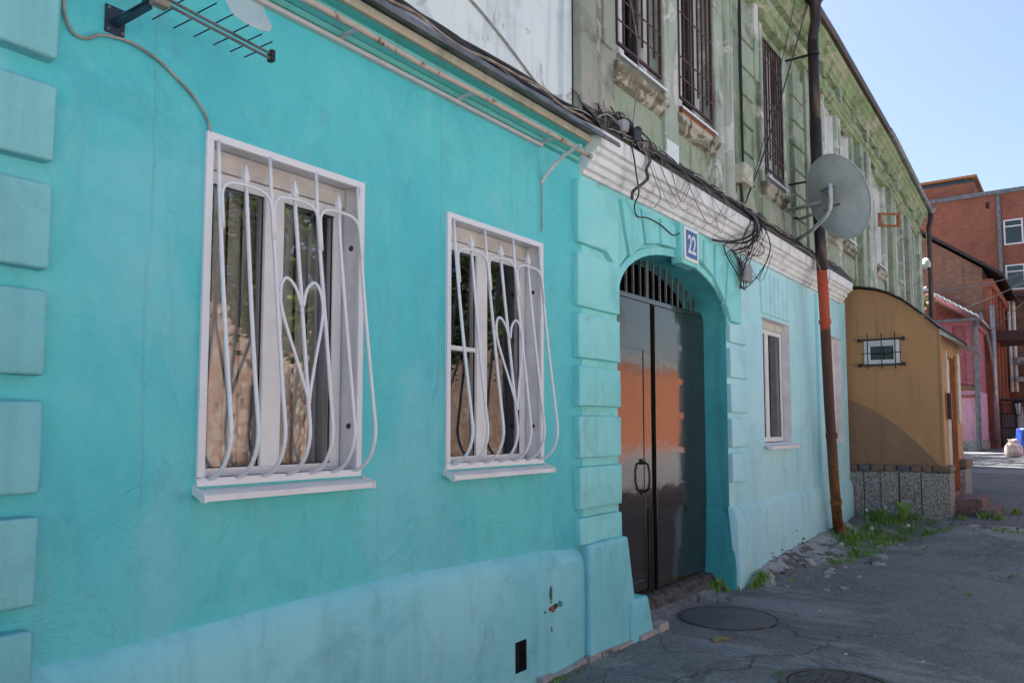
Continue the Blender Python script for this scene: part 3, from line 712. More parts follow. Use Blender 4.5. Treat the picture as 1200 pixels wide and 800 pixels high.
# small PVC window, flat-arch fluting above it
pvc_window(grn, *SW, .42, None, .10)
sill(grn, 9.14, 10.24, 1.448, .09)
for k in range(7):
    xa = 9.12 + k * .158
    MB().hexa([(xa, -.022, 2.965), (xa + .135, -.022, 2.965), (xa + .135, .01, 2.965), (xa, .01, 2.965), (xa - .03 + k * .01, -.022, 3.46), (xa + .105 + k * .01, -.022, 3.46), (xa + .105 + k * .01, .01, 3.46), (xa - .03 + k * .01, .01, 3.46)]).build('voussoir', 'ice', grn, bevel=.006)
MB().box(12.22, 12.86, .10, .14, 1.40, 2.98).build('blocked_window', 'white_dull', grn)
MB().box(11.42, 12.05, -.045, .01, .70, 3.5).build('pilaster', 'ice', grn, bevel=.012, rough=.004)
# moulded cornice over the ground floor
xsC = [5.03 + i * .15 for i in range(52)] + [12.86]
CP = [(.1, 3.53), (-.035, 3.535), (-.042, 3.565), (-.070, 3.575), (-.082, 3.605), (-.075, 3.618), (-.108, 3.630), (-.120, 3.662), (-.112, 3.675), (-.150, 3.690), (-.165, 3.715), (-.195, 3.722), (-.200, 3.835), (-.19, 3.842), (.1, 4.03)]
MB().sweep_x(CP, xsC, wob=.006).build('cornice', 'cornice', grn)
lg = MB(); xl = [5.05 + i * .1 for i in range(82)]; nb = 7
for x in xl:
    for k in range(nb):
        y = lerp(-.185, .08, k / (nb - 1)); h = .846 + .36 * k / (nb - 1)
        lg.v.append((x, y, 3 + h + .012 + .05 * noise.noise(Vector((x * 5, y * 9, 1))) * (1 if 0 < k else 0) - (.006 if k == 0 else 0)))
for a in range(len(xl) - 1):
    for k in range(nb - 1): p = a * nb + k; lg.f.append((p, p + nb, p + nb + 1, p + 1))
lg.build('ledge_dirt', 'grime', grn)

# ---- upper storey
ze = lambda x: 7.36 - .048 * max(0, x - 11.3) - .055 * max(0, x - 16.6)
UW = [(5.66, 6.55, 4.73, 6.5), (6.92, 7.79, 4.70, 6.5), (9.46, 10.22, 4.69, 6.45), (12.32, 13.02, 4.70, 6.62), (13.33, 14.05, 4.70, 6.66), (15.85, 16.55, 4.68, 6.2), (17.95, 18.45, 4.68, 6.2)]
m, rv = wall_sheet([(5.06, 3.6), (20.7, 3.6), (20.7, 6.6), (16, 7.05), (11, 7.36), (5.06, 7.36)], [rect(*q) for q in UW], .06, .22)
m.build('upper_wall', 'green', grn); [r_.build('window_reveal', 'white_dull' if k_ in (3, 4, 5) else 'green_light', grn) for k_, r_ in enumerate(rv)]
sh = MB(); sh.face([(20.7, 0.06, -.3), (20.7, 9, -.3), (20.7, 9, 6.7), (20.7, .06, 6.6)]); sh.face([(5.06, 9, -.3), (20.7, 9, -.3), (20.7, 9, 7.3), (5.06, 9, 7.3)])
sh.face([(13.2, .06, -.3), (20.7, .06, -.3), (20.7, .06, 3.6), (13.2, .06, 3.6)]); sh.face([(13.2, 0, -.3), (13.2, .06, -.3), (13.2, .06, 3.6), (13.2, 0, 3.6)])
sh.build('outer_wall', 'green', grn)
def roofz(x): return ze(x) + .10
sh = MB()
for xa, xb in ((5.06, 11.0), (11.0, 16.0), (16.0, 20.85)):
    for (ya, yb, ha, hb) in ((-.24, 4.5, 0, 2.0), (4.5, 9.3, 2.0, 0)):
        sh.hexa([(xa, ya, roofz(xa) + ha - .03), (xb, ya, roofz(xb) + ha - .03), (xb, yb, roofz(xb) + hb - .03), (xa, yb, roofz(xa) + hb - .03), (xa, ya, roofz(xa) + ha + .01), (xb, ya, roofz(xb) + ha + .01), (xb, yb, roofz(xb) + hb + .01), (xa, yb, roofz(xa) + hb + .01)])
sh.face([(20.7, .06, 6.4), (20.7, 9, 6.4), (20.7, 4.5, 8.5)])
sh.build('roof', 'roof_dark', grn)
def ubox(name, mat, x0, x1, z0, z1, y=0.0, bev=.012, rough=.006): 
    return MB().box(x0, x1, y, .08, z0, z1).build(name, mat, grn, bevel=bev, seg=2, rough=rough)
# pilasters
for (x0, x1, y, mt, zt) in ((5.07, 5.60, 0, 'green_grey', 6.85), (6.58, 6.88, -.0, 'green_light', 6.85), (7.82, 8.08, .0, 'green_light', 6.85), (8.42, 8.55, .0, 'green', 6.85), (11.25, 11.55, -.01, 'green', 6.85), (12.0, 12.26, .0, 'green_light', 6.6),
                            (13.07, 13.28, .02, 'green_light', 6.6), (14.15, 14.32, .02, 'green_bright', 6.6), (14.45, 14.75, -.05, 'green', 6.55), (14.95, 15.30, -.05, 'green_light', 6.5), (15.52, 15.75, .0, 'green_light', 6.4), (16.62, 16.85, .0, 'green_light', 6.4), (17.1, 17.45, -.05, 'green', 6.4),
                            (17.65, 17.88, .0, 'green_light', 6.3), (18.52, 18.72, .0, 'green_light', 6.3), (18.95, 19.3, -.05, 'green_grey', 6.3), (19.55, 19.8, 0, 'green_light', 6.25), (19.92, 20.12, .0, 'green', 6.2), (20.3, 20.7, -.06, 'green_light', 6.15)):
    ubox('pilaster', mt, x0, x1, 3.88, zt, y)
for x0, x1 in ((5.28, 5.44),):
    ubox('pilaster_strip', 'green_grey', 5.40, 5.56, 4.7, 6.8, -.025)
MB().lathe((8.25, .06, 3.9), (0, 0, 1), [(.12, 0), (.12, .25), (.10, .3), (.10, 2.7), (.13, 2.8), (.13, 2.95)], 20).build('half_column', 'green_light', grn, smooth=True, rough=.006)
for x0, x1 in ((8.58, 9.08), (10.66, 11.14)):      # grooved block strips beside the window
    z = 4.10
    while z < 6.3:
        MB().box(x0, x1, .0, .08, z, z + .30).build('rustic_block', 'green', grn, bevel=.012, rough=.005); z += .335
for (x0, x1, z0, z1) in UW[:3] + UW[3:6]:
    ubox('architrave', 'green_grey' if x0 < 9 else 'green_light', x0 - .13, x0 - .02, z0 - .1, z1 + .12, .005)
    ubox('architrave', 'green_grey' if x0 < 9 else 'green_light', x1 + .02, x1 + .13, z0 - .1, z1 + .12, .008)
    ubox('lintel', 'green_bright', x0 - .16, x1 + .16, z1 + .13, z1 + .25, -.05)
    MB().sweep_x([(.06, z0 - .24), (.01, z0 - .22), (.0, z0 - .17), (-.035, z0 - .15), (-.04, z0 - .10), (.06, z0 - .06)], [lerp(x0 - .06, x1 + .06, k_ / 8) for k_ in range(9)], wob=.014).build('sill_moulding', 'mould', grn)
    ubox('apron_panel', 'green', x0 - .06, x1 + .06, 4.10, z0 - .28, .028)
ubox('bare_brick_patch', 'brick_raw', 6.93, 7.78, 4.62, 4.675, -.012, .004, .006)
ubox('whitewash_patch', 'white_wall', 6.60, 6.86, 3.9, 4.28, -.005, .003, .003)
# casing of the single window
ubox('hood_block', 'green_light', 9.08, 9.22, 5.75, 6.75, -.02)
def upper_window(q, white=False, y=.16):
    x0, x1, z0, z1 = q
    wn = frame_mb(x0 + .005, x1 - .005, z0 + .005, z1 - .005, y, y + .06, .06).build('window', 'pvc', grn, bevel=.004)
    xm = lerp(x0, x1, .42)
    MB().box(xm - .045, xm + .045, y - .004, y + .05, z0 + .06, z1 - .06).build('mullion', 'pvc', wn, bevel=.004)
    for a, b in ((x0 + .06, xm - .045), (xm + .045, x1 - .06)):
        MB().box(a, b, y + .03, y + .036, z0 + .06, z1 - .06).build('pane', 'plate_white' if white else 'glass', wn)
    MB().face([(x0, y + .25, z0), (x1, y + .25, z0), (x1, y + .25, z1), (x0, y + .25, z1)]).build('net_curtain', 'blind', wn)
    MB().prism_x([(.2, z0 + .01), (-.035, z0 - .012), (-.04, z0 - .04), (-.03, z0 - .04), (-.028, z0 - .018), (.2, z0 + .002)], x0 - .015, x1 + .015).build('sill', 'pvc', wn)
for k, q in enumerate(UW): upper_window(q, k in (3, 4, 5, 6))
def brown_grille(q, scroll=False):
    x0, x1, z0, z1 = q; y = .02
    g = frame_mb(x0 + .012, x1 - .012, z0 + .09, z1 - .02, y - .012, y + .012, .022).build('window_grille', 'brown_metal', grn)
    n_ = 7
    for k in range(1, n_):
        x = lerp(x0 + .03, x1 - .03, k / n_)
        MB().box(x - .008, x + .008, y - .008, y + .008, z0 + (.09 if k % 2 else .24), z1 - .03).build('bar', 'brown_metal', g)
    for z in (z0 + .30, z0 + .50, z0 + .95, z1 - .3):
        MB().box(x0 + .03, x1 - .03, y - .013, y - .008, z - .008, z + .008).build('rail', 'brown_metal', g)
    if scroll:
        for c in (.27, .73):
            xc = lerp(x0, x1, c); r_ = (x1 - x0) * .17
            pts = [(xc - r_, y - .01, z1 - .75)] + [(xc - r_ * math.cos(math.pi * j / 10), y - .01, z1 - .25 + r_ * 1.2 * math.sin(math.pi * j / 10)) for j in range(11)] + [(xc + r_, y - .01, z1 - .75)]
            MB().tube(pts, .009, 6).build('hoop', 'brown_metal', g)
brown_grille(UW[0]); brown_grille(UW[1]); brown_grille(UW[2], True)
fs = frame_mb(0, .40, 0, .27, -.015, .015, .04).build('open_sash', 'orange', grn)    # small casement left standing open
for v in fs.data.vertices:
    x, y, z = (v.co + grn.location); a = R(-52); v.co = Vector((16.2 + x * math.cos(a), .02 + x * math.sin(a) + y, 5.44 + z)) - grn.location
# entablature under the eaves
xsE = [5.06 + .4 * i for i in range(39)] + [20.78]
off = lambda x: ze(x) - 7.36
MB().sweep_x([(.08, 6.68), (-.03, 6.69), (-.04, 6.74), (-.075, 6.76), (-.08, 6.80), (.08, 6.82)], xsE, off, .008).build('string_moulding', 'green_bright', grn)
MB().sweep_x([(.08, 6.90), (-.02, 6.90), (-.03, 6.95), (.08, 6.96)], xsE, off, .006).build('string_moulding', 'green', grn)
MB().sweep_x([(.08, 7.04), (-.06, 7.05), (-.07, 7.11), (-.10, 7.13), (-.11, 7.19), (-.155, 7.22), (-.165, 7.27), (-.205, 7.29), (-.215, 7.37), (.08, 7.40)], xsE, off, .008).build('eaves_cornice', 'green_bright', grn)
k = 11.9
while k < 20.4:
    z = ze(k) - 7.36
    MB().box(k, k + .14, -.11, .08, 6.83 + z, 7.04 + z).build('bracket', 'green_bright' if int(k * 3) % 2 else 'green', grn, bevel=.015, rough=.006); k += .95
gp = [(y + .13, z) for y, z in [(-.30, 7.405), (-.345, 7.38), (-.40, 7.375), (-.425, 7.40), (-.425, 7.45), (-.415, 7.45), (-.41, 7.405), (-.395, 7.39), (-.35, 7.392), (-.30, 7.415)]]
MB().sweep_x(gp, [5.06, 8, 10, 12, 14, 16], off).build('gutter', 'gutter_brown', grn)
MB().sweep_x([(y - .012, z) for y, z in gp], [15.95, 16.6, 18, 20, 20.8], off).build('gutter', 'zinc', grn)

# ================================================================== gate in the archway
gate = thing('metal_gate', 'glossy dark brown double metal gate with barred fanlight in the archway', 'gate', (6.75, .245, .15))
GX0, GX1, GS, GZ0, GZ1, GY = 5.50, 8.02, 6.75, .165, 2.785, .245
for side, (a, b) in (('l', (GX0, GS - .035)), ('r', (GS + .030, GX1 - .02))):
    lf = MB().box(a, b, GY, GY + .04, GZ0 + (.03 if side == 'l' else 0), GZ1).build('leaf', 'gate', gate, bevel=.004)
    if side == 'l':
        frame_mb(a + .02, b - .14, GZ0 + .1, GZ1 - .42, GY - .007, GY + .003, .022).build('wicket_frame', 'gate', lf, bevel=.003)
        hx = b - .20
        MB().tube([(hx, GY + .0, 1.33), (hx, GY - .055, 1.31), (hx, GY - .07, 1.24), (hx, GY - .07, 1.15), (hx, GY - .055, 1.08), (hx, GY, 1.06)], .011, 7).build('handle', 'black', lf, smooth=True)
        MB().box(hx - .035, hx + .035, GY - .014, GY, 1.305, 1.355).build('handle_plate', 'black', lf); MB().box(hx - .035, hx + .035, GY - .014, GY, 1.035, 1.085).build('handle_plate', 'black', lf)
        MB().tube([(b - .06, GY - .02, .9), (b - .06, GY - .02, .10)], .011, 6).build('drop_bolt', 'black', lf)
        MB().tube([(b - .06, GY - .02, .10), (b - .06, GY - .02, .06)], .016, 8).build('bolt_tip', 'orange', lf)
    else:
        MB().box(a, a + .05, GY - .014, GY, GZ0, GZ1 - .01).build('edge_strip', 'gate', lf, bevel=.003)
MB().box(GS - .05, GS + .04, GY + .042, GY + .06, GZ0, GZ1).build('meeting_stile', 'black', gate)
MB().box(GX0, GX1, GY - .004, GY + .05, GZ1 + .004, GZ1 + .05).build('transom', 'gate', gate, bevel=.004)
for k in range(18):
    x = GX0 + .08 + k * .139
    t_ = max(0, 1 - ((x - AC) / (AA + .16)) ** 2); zt = ASP + (ARI + .08) * math.sqrt(t_)
    if zt < GZ1 + .08: continue
    wd = .026 if abs(x - GS) < .08 else .0095
    MB().box(x - wd, x + wd, GY + .012, GY + .030, GZ1 + .05, zt).build('fanlight_bar', 'zinc', gate)
MB().box(GX1 - .02, GX1 + .02, GY - .02, GY + .05, .1, GZ1 + .03).build('jamb_post', 'black', gate, rough=.004)
thr = MB().hexa([(5.5, .06, 0), (8.1, .06, 0), (8.1, .42, 0), (5.5, .42, 0), (5.5, .17, .135), (8.1, .17, .150), (8.1, .42, .165), (5.5, .42, .150)]).build('threshold', 'grime', bevel=.02, rough=.015)
tag(thr, kind='structure')

# ================================================================== fittings on the front
np_ = thing('house_number_plate', 'blue enamel number plate reading 22 on the keystone of the arch', 'sign', (6.86, -.105, 3.19))
MB().box(6.70, 7.02, -.116, -.102, 3.165, 3.475).build('backing_board', 'plate_white', np_, bevel=.003)
MB().box(6.735, 6.985, -.1185, -.1162, 3.195, 3.445).build('blue_face', 'plate_blue', np_)
cu = bpy.data.curves.new('digits', 'FONT'); cu.body = '22'; cu.size = .215; cu.align_x = 'CENTER'; cu.extrude = .0008; cu.space_character = .95; cu.offset = .003
to = bpy.data.objects.new('digits_tmp', cu); col.objects.link(to)
bpy.context.view_layer.update()
me = bpy.data.meshes.new_from_object(to.evaluated_get(bpy.context.evaluated_depsgraph_get())); bpy.data.objects.remove(to)
me.materials.clear(); me.materials.append(M['plate_white'])
for v in me.vertices:
    x, y, z = v.co; v.co = (x * .92, -.0150 - z, y * 1.12 + .048)
dg = bpy.data.objects.new('digits', me); col.objects.link(dg); dg.parent = np_

# rusty awning rail with curved brackets
aw = thing('awning_frame', 'rusty pipe rail on curved grey brackets along the top of the turquoise wall', 'rail', (3, -.1, 3.5))
MB().tube([(-.5 + .25 * k, -.27 + .004 * math.sin(k), 3.537 + .004 * math.sin(k * 1.7)) for k in range(22)], .016, 9).build('pipe', 'rust_pipe', aw, smooth=True)
for x in (1.72, 2.655, 3.59, 4.50):
    pts = [(x, 0, 3.602), (x, -.05, 3.622), (x, -.12, 3.622), (x, -.2, 3.590), (x, -.262, 3.545)]
    ax_ = MB()
    for (p, q) in zip(pts[:-1], pts[1:]):
        ax_.hexa([(x - .014, p[1], p[2] - .005), (x + .014, p[1], p[2] - .005), (x + .014, q[1], q[2] - .005), (x - .014, q[1], q[2] - .005), (x - .014, p[1], p[2] + .004), (x + .014, p[1], p[2] + .004), (x + .014, q[1], q[2] + .004), (x - .014, q[1], q[2] + .004)])
    ax_.build('bracket', 'grey_metal', aw)
x = 4.51; pts = [(x, -.004, 3.33), (x, -.05, 3.385), (x, -.12, 3.445), (x, -.20, 3.495), (x, -.28, 3.525), (x, -.33, 3.532)]
ax_ = MB()
for (p, q) in zip(pts[:-1], pts[1:]):
    ax_.hexa([(x - .014, p[1], p[2] - .006), (x + .014, p[1], p[2] - .006), (x + .014, q[1], q[2] - .006), (x - .014, q[1], q[2] - .006), (x - .014, p[1], p[2] + .006), (x + .014, p[1], p[2] + .006), (x + .014, q[1], q[2] + .006), (x - .014, q[1], q[2] + .006)])
ax_.build('end_bracket', 'grey_metal', aw)
MB().tube([(4.51, -.012, 3.335), (4.512, -.01, 3.12), (4.508, -.01, 2.99)], .004, 5).build('wire', 'cable_grey', aw)
cd = MB().box(-3, 4.50, -.030, -.001, 3.582, 3.604).build('cable_conduit', 'conduit', bevel=.003); tag(cd, 'thin white cable conduit fixed along the turquoise wall under the cornice', 'conduit')

# TV antenna
an = thing('tv_antenna', 'dark yagi television antenna on a wall bracket above the first barred window', 'antenna', (1.52, 0, 3.2))
MB().box(1.478, 1.555, -.010, 0, 3.165, 3.275).build('wall_plate', 'navy', an, bevel=.002)
for x_, z_ in ((1.49, 3.178), (1.545, 3.178), (1.49, 3.262), (1.545, 3.262)): MB().lathe((x_, -.010, z_), (0, -1, 0), [(.007, 0), (.006, .005), (.001, .006)], 6).build('bolt', 'zinc', an)
MB().box(1.503, 1.530, -.25, -.008, 3.195, 3.222).build('arm', 'navy', an, bevel=.002)
MB().box(1.503, 1.530, -.25, -.222, 3.222, 3.36).build('mast', 'navy', an, bevel=.002)
for dz in (0, .022):
    MB().tube([(1.36, -.30, 3.222 + dz), (2.02, -.30, 3.182 + dz)], .0065, 7).build('boom', 'zinc', an)
for k, x_ in enumerate((1.50, 1.58, 1.66, 1.74, 1.82, 1.89, 1.95)):
    z_ = 3.222 - .04 * (x_ - 1.36) / .66; L_ = .15 - .012 * k
    MB().tube([(x_, -.30 + L_, z_ - .004), (x_, -.30, z_ - .004)], .0028, 5).build('element', 'black', an)
    MB().tube([(x_ + .02, -.30, z_ + .026), (x_ + .02, -.30 - L_, z_ + .026)], .0028, 5).build('element', 'black', an)
MB().box(2.015, 2.035, -.316, -.284, 3.170, 3.218).build('end_cap', 'black', an, bevel=.003)
MB().box(1.50, 1.56, -.32, -.28, 3.19, 3.215).build('clamp', 'cable_beige', an, bevel=.003)
def smooth_pts(pts, n_=5):
    out = []
    P = [Vector(p) for p in pts]
    for j in range(len(P) - 1):
        p0, p1, p2, p3 = P[max(j - 1, 0)], P[j], P[j + 1], P[min(j + 2, len(P) - 1)]
        for q in range(n_):
            u = q / n_
            out.append(.5 * (2 * p1 + (p2 - p0) * u + (2 * p0 - 5 * p1 + 4 * p2 - p3) * u * u + (3 * p1 - p0 - 3 * p2 + p3) * u ** 3))
    return out + [P[-1]]
def cable(name, pts, r, mat, label, n_=5, group=None):
    o = MB().tube(smooth_pts(pts, n_), r, 6).build(name, mat, smooth=True)
    return tag(o, label, 'cable', group)
cable('antenna_cable', [(1.33, -.05, 3.35), (1.318, -.03, 3.24), (1.325, -.015, 3.165), (1.36, -.014, 3.105), (1.41, -.014, 3.105), (1.455, -.018, 3.135), (1.53, -.022, 3.150), (1.60, -.02, 3.150), (1.70, -.015, 3.125), (1.79, -.014, 3.075), (1.87, -.014, 3.02), (1.922, -.014, 2.955), (1.935, -.012, 2.89), (1.935, -.004, 2.80)], .0062, 'cable_grey', 'grey cable looping from the antenna down to the window corner')

# cables lying on the ledge
def ledge_run(x0, x1, y, z, r, mat, label, amp=.02, seed=0, name='ledge_cable'):
    n_ = int((x1 - x0) / .16); pts = []
    for k in range(n_ + 1):
        x = lerp(x0, x1, k / n_)
        pts.append((x, y + amp * 1.2 * noise.noise(Vector((x * 1.3, seed, 0))), z + r + amp * .9 * abs(noise.noise(Vector((x * 1.7, seed, 5))))))
    return cable(name, pts, r, mat, label, 3)
ledge_run(-2, 5.35, -.01, 3.955, .018, 'cable', 'thick black cable lying along the zinc ledge below the white wall', .03, 1)
ledge_run(-2, 5.30, -.00, 4.0, .013, 'cable', 'thinner black cable bundled behind the thick one on the zinc ledge', .045, 2)
ledge_run(-2, 5.40, -.07, 3.915, .010, 'cable_beige', 'beige cable winding over the black cables on the zinc ledge', .06, 3)
ledge_run(1.5, 5.2, .05, 4.03, .006, 'cable', 'thin black wire resting above the cable bundle by the white wall', .05, 4)
ledge_run(5.5, 9.1, -.12, 3.955, .018, 'cable', 'thick black cable lying on the dirty ledge above the arch', .035, 5)
ledge_run(5.6, 12.4, -.09, 3.99, .012, 'cable', 'long black cable along the dirty ledge under the green wall', .04, 6)
ledge_run(5.9, 12.5, -.05, 4.05, .008, 'cable_grey', 'grey cable running beside the black one under the green wall', .05, 7)
ledge_run(0, 5.25, -.04, 3.93, .005, 'cable_grey', 'thin grey wire twisting round the cable bundle on the zinc ledge', .08, 11)
ledge_run(0, 5.3, .02, 3.99, .008, 'cable_beige', 'tan cable looping over the back of the bundle on the zinc ledge', .09, 12)
cable('wall_cable', [(3.05, .105, 5.2), (3.6, .105, 4.62), (3.68, .10, 4.50), (3.80, .105, 4.42), (4.0, .105, 4.36), (4.30, .105, 4.25), (4.62, .105, 4.12), (4.88, .09, 4.05), (5.1, .02, 4.02), (5.35, -.05, 3.98)], .008, 'cable_grey', 'grey cable sagging across the white upper wall towards the tangle')
# tangle of old connectors at the corner
tg = thing('cable_tangle', 'tangled knot of old wires and connector boxes on the ledge corner', 'wires', (5.6, -.1, 3.86))
def ledge_z(y): return 3.86 + 1.25 * max(0, y + .185)
for k in range(70):
    xa = rnd.uniform(5.15, 5.55); xb = xa + rnd.uniform(.15, .75); y0 = rnd.uniform(-.18, -.02); pts = []
    amp = rnd.uniform(.02, .09); n_ = rnd.randint(4, 8)
    for j in range(n_):
        u = j / (n_ - 1); x = lerp(xa, xb, u) + rnd.gauss(0, .035); y = min(-.005, max(-.20, y0 + rnd.gauss(0, .03)))
        pts.append((x, y, ledge_z(y) + .015 + amp * (1 - abs(2 * u - 1)) * rnd.uniform(.2, 1.3) * (1.6 if .2 < u < .8 else 1)))
    MB().tube(smooth_pts(pts, 4), rnd.choice([.003, .004, .006, .008]), 5).build('wire', rnd.choice(['cable', 'cable', 'cable', 'cable_grey', 'cable_beige', 'grime']), tg, smooth=True)
for (x, y, z, sx, sz, mt) in ((5.42, -.17, 3.99, .045, .04, 'box_grey'), (5.57, -.19, 3.955, .05, .045, 'black'), (5.68, -.16, 4.01, .04, .05, 'black'), (5.50, -.12, 4.06, .05, .025, 'black'), (5.62, -.10, 4.09, .05, .03, 'black'), (5.78, -.17, 3.94, .03, .035, 'cable_beige'), (5.86, -.14, 3.98, .03, .025, 'black')):
    MB().box(x - sx, x + sx, y - .03, y + .03, z - sz, z + sz).build('connector_box', mt, tg, bevel=.014, rough=.016)
# hanging loops over the cornice and arch
def hang(pts, r, mat, label): return cable('hanging_wire', pts, r, mat, label)
hang([(5.50, -.19, 3.9), (5.49, -.225, 3.75), (5.53, -.225, 3.62), (5.62, -.20, 3.50), (5.70, -.12, 3.43), (5.85, -.07, 3.38), (6.05, -.065, 3.41), (6.3, -.07, 3.40), (6.55, -.07, 3.36), (6.66, -.09, 3.40)], .006, 'cable', 'black wire drooping from the tangle across the arch stones to the keystone')
hang([(5.70, -.20, 3.92), (5.73, -.23, 3.8), (5.86, -.23, 3.66), (6.0, -.21, 3.55), (6.1, -.1, 3.50)], .0045, 'cable_grey', 'thin grey wire hanging over the white cornice beside the tangle')
rg = cable('frayed_cable_end', [(5.74, -.20, 3.90), (5.77, -.225, 3.80), (5.70, -.23, 3.70), (5.73, -.225, 3.64), (5.62, -.22, 3.56), (5.56, -.18, 3.50), (5.64, -.13, 3.47)], .014, 'grime', 'frayed dirty rag of cable sheath dangling in front of the white cornice')
hang([(8.45, .02, 4.05), (8.40, -.12, 3.95), (8.35, -.22, 3.84), (8.25, -.225, 3.70), (8.05, -.2, 3.60), (7.75, -.13, 3.52), (7.5, -.07, 3.50)], .012, 'cable', 'thick black cable bending over the cornice below the cream meter box')
hang([(8.47, .02, 4.05), (8.44, -.12, 3.95), (8.40, -.225, 3.82), (8.32, -.225, 3.68), (8.15, -.17, 3.58), (7.85, -.12, 3.53)], .009, 'cable', 'second black cable bending over the cornice just behind the thicker one')
hang([(8.55, .0, 4.0), (8.62, -.2, 3.86), (8.75, -.24, 3.70), (8.78, -.22, 3.55), (8.70, -.15, 3.36), (8.5, -.10, 3.2), (8.28, -.09, 3.12), (8.18, -.10, 3.2)], .0065, 'cable', 'wide loop of black wire falling past the grey junction box')
hang([(8.1, -.17, 3.57), (8.35, -.22, 3.64), (8.55, -.23, 3.62), (8.6, -.22, 3.55), (8.45, -.2, 3.49), (8.2, -.14, 3.50)], .0045, 'cable', 'small coiled loop of black wire in front of the white cornice')
hang([(8.60, .0, 3.98), (9.0, -.1, 3.88), (9.7, -.15, 3.87), (10.3, -.2, 3.9), (10.55, -.3, 3.72), (10.9, -.28, 3.46), (11.0, -.32, 3.66), (11.25, -.24, 3.83)], .0045, 'cable_grey', 'thin pale wire trailing along the ledge and round the drainpipe')
wb = thing('wire_bundle', 'dense bundle of thin black wires spilling over the white cornice near the grey junction box', 'wires', (8.4, -.1, 3.9))
for k in range(16):
    xa = rnd.uniform(8.2, 8.75); xb = rnd.uniform(7.6, 8.5); dp_ = rnd.uniform(-.27, -.215)
    pts = [(xa, -.03, rnd.uniform(4.02, 4.12)), (xa - .02, -.12, 4.0), (lerp(xa, xb, .3) + rnd.gauss(0, .05), dp_, rnd.uniform(3.78, 3.86)), (lerp(xa, xb, .55) + rnd.gauss(0, .10), dp_, rnd.uniform(3.62, 3.72)), (lerp(xa, xb, .8) + rnd.gauss(0, .08), dp_ + .05, rnd.uniform(3.5, 3.6)), (xb, -.09, rnd.uniform(3.38, 3.52))]
    if k % 4 == 0: pts += [(xb + .2, -.12, 3.28), (xb + .45, -.11, rnd.uniform(3.2, 3.4)), (xb + .5, -.20, 3.6)]
    MB().tube(smooth_pts(pts, 4), rnd.choice([.0025, .003, .004, .007]), 5).build('wire', rnd.choice(['cable', 'cable', 'cable', 'cable_grey']), wb, smooth=True)
sw_ = thing('slack_wires', 'thin slack wires draped over the white cornice between the tangle and the keystone', 'wires', (6, -.1, 3.8))
for k in range(9):
    xa = rnd.uniform(5.5, 7.3); xb = xa + rnd.uniform(.3, 1.0); zm = rnd.uniform(3.5, 3.75)
    pts = [(xa, -.12, 3.98), (xa + .03, -.215, 3.85), (lerp(xa, xb, .35), -.225, lerp(3.84, zm, .8)), (lerp(xa, xb, .6), -.225, zm), (xb, -.215, 3.84), (xb + .05, -.12, 3.98)]
    MB().tube(smooth_pts(pts, 4), rnd.choice([.002, .003]), 5).build('wire', rnd.choice(['cable', 'cable_grey']), sw_, smooth=True)
for k in range(12):
    xa = rnd.uniform(5.6, 9.5); xb = xa + rnd.uniform(.6, 2.2); y0 = rnd.uniform(-.15, -.03); n_ = 9
    pts = [(lerp(xa, xb, j / 8), y0 + rnd.gauss(0, .012), 3.86 + 1.25 * (y0 + .185) + .02 + abs(rnd.gauss(0, .025))) for j in range(n_)]
    MB().tube(smooth_pts(pts, 4), rnd.choice([.003, .005, .008]), 5).build('wire', rnd.choice(['cable', 'cable', 'cable_grey', 'cable_beige']), sw_, smooth=True)
# boxes
jb = thing('junction_box', 'grey junction box with cut wires hanging below the white cornice', 'junction box', (8.35, -.05, 3.2))
MB().box(8.22, 8.47, -.13, -.05, 3.20, 3.40).build('body', 'box_grey', jb, bevel=.012, rough=.004)
MB().box(8.24, 8.45, -.142, -.131, 3.22, 3.38).build('lid', 'box_grey', jb, bevel=.006)
for k in range(7):
    x = 8.22 + rnd.uniform(-.1, .12)
    MB().tube(smooth_pts([(8.1 + rnd.uniform(-.15, .1), -.1, 3.47), (x - .02, -.11, 3.36), (x, -.12, 3.25), (x + rnd.uniform(-.05, .08), -.1, 3.10)], 4), .005, 5).build('wire', 'cable', jb)
mb_ = thing('meter_box', 'small cream box on the column of the green wall', 'meter box', (8.45, -.02, 4.3))
MB().box(8.33, 8.62, -.115, -.002, 4.30, 4.52).build('body', 'box_cream', mb_, bevel=.014)
MB().box(8.35, 8.60, -.124, -.1155, 4.33, 4.49).build('lid', 'box_cream', mb_, bevel=.004)
MB().tube([(8.40, -.05, 4.30), (8.41, -.06, 4.1), (8.44, -.03, 3.98)], .018, 7).build('conduit', 'black', mb_)
MB().tube([(8.47, -.06, 4.52), (8.465, -.06, 5.2), (8.47, -.06, 7.0)], .011, 6).build('riser', 'cable', mb_)
MB().tube([(8.50, -.04, 4.52), (8.50, -.03, 5.6), (8.49, -.04, 7.0)], .008, 6).build('riser', 'cable', mb_)
cable('drop_wire', [(8.50, -.06, 4.1), (9.0, -.14, 4.85), (9.7, -.19, 5.9), (10.6, -.25, 7.3), (11.2, -.3, 8.3)], .008, 'cable', 'thick black drop wire slanting up across the single barred upper window')
cable('drop_wire', [(8.50, -.06, 4.1), (8.9, -.12, 4.8), (9.4, -.18, 5.8), (10.1, -.24, 7.2), (10.6, -.3, 8.3)], .005, 'cable', 'thin black drop wire slanting up beside the thick one over the upper wall')
cable('loose_wire', [(5.88, .0, 5.35), (5.90, -.05, 5.0), (5.86, -.09, 4.72), (5.80, -.10, 4.4), (5.66, -.13, 4.08)], .0045, 'cable_beige', 'pale loose wire hanging from the pair of barred upper windows to the tangle')

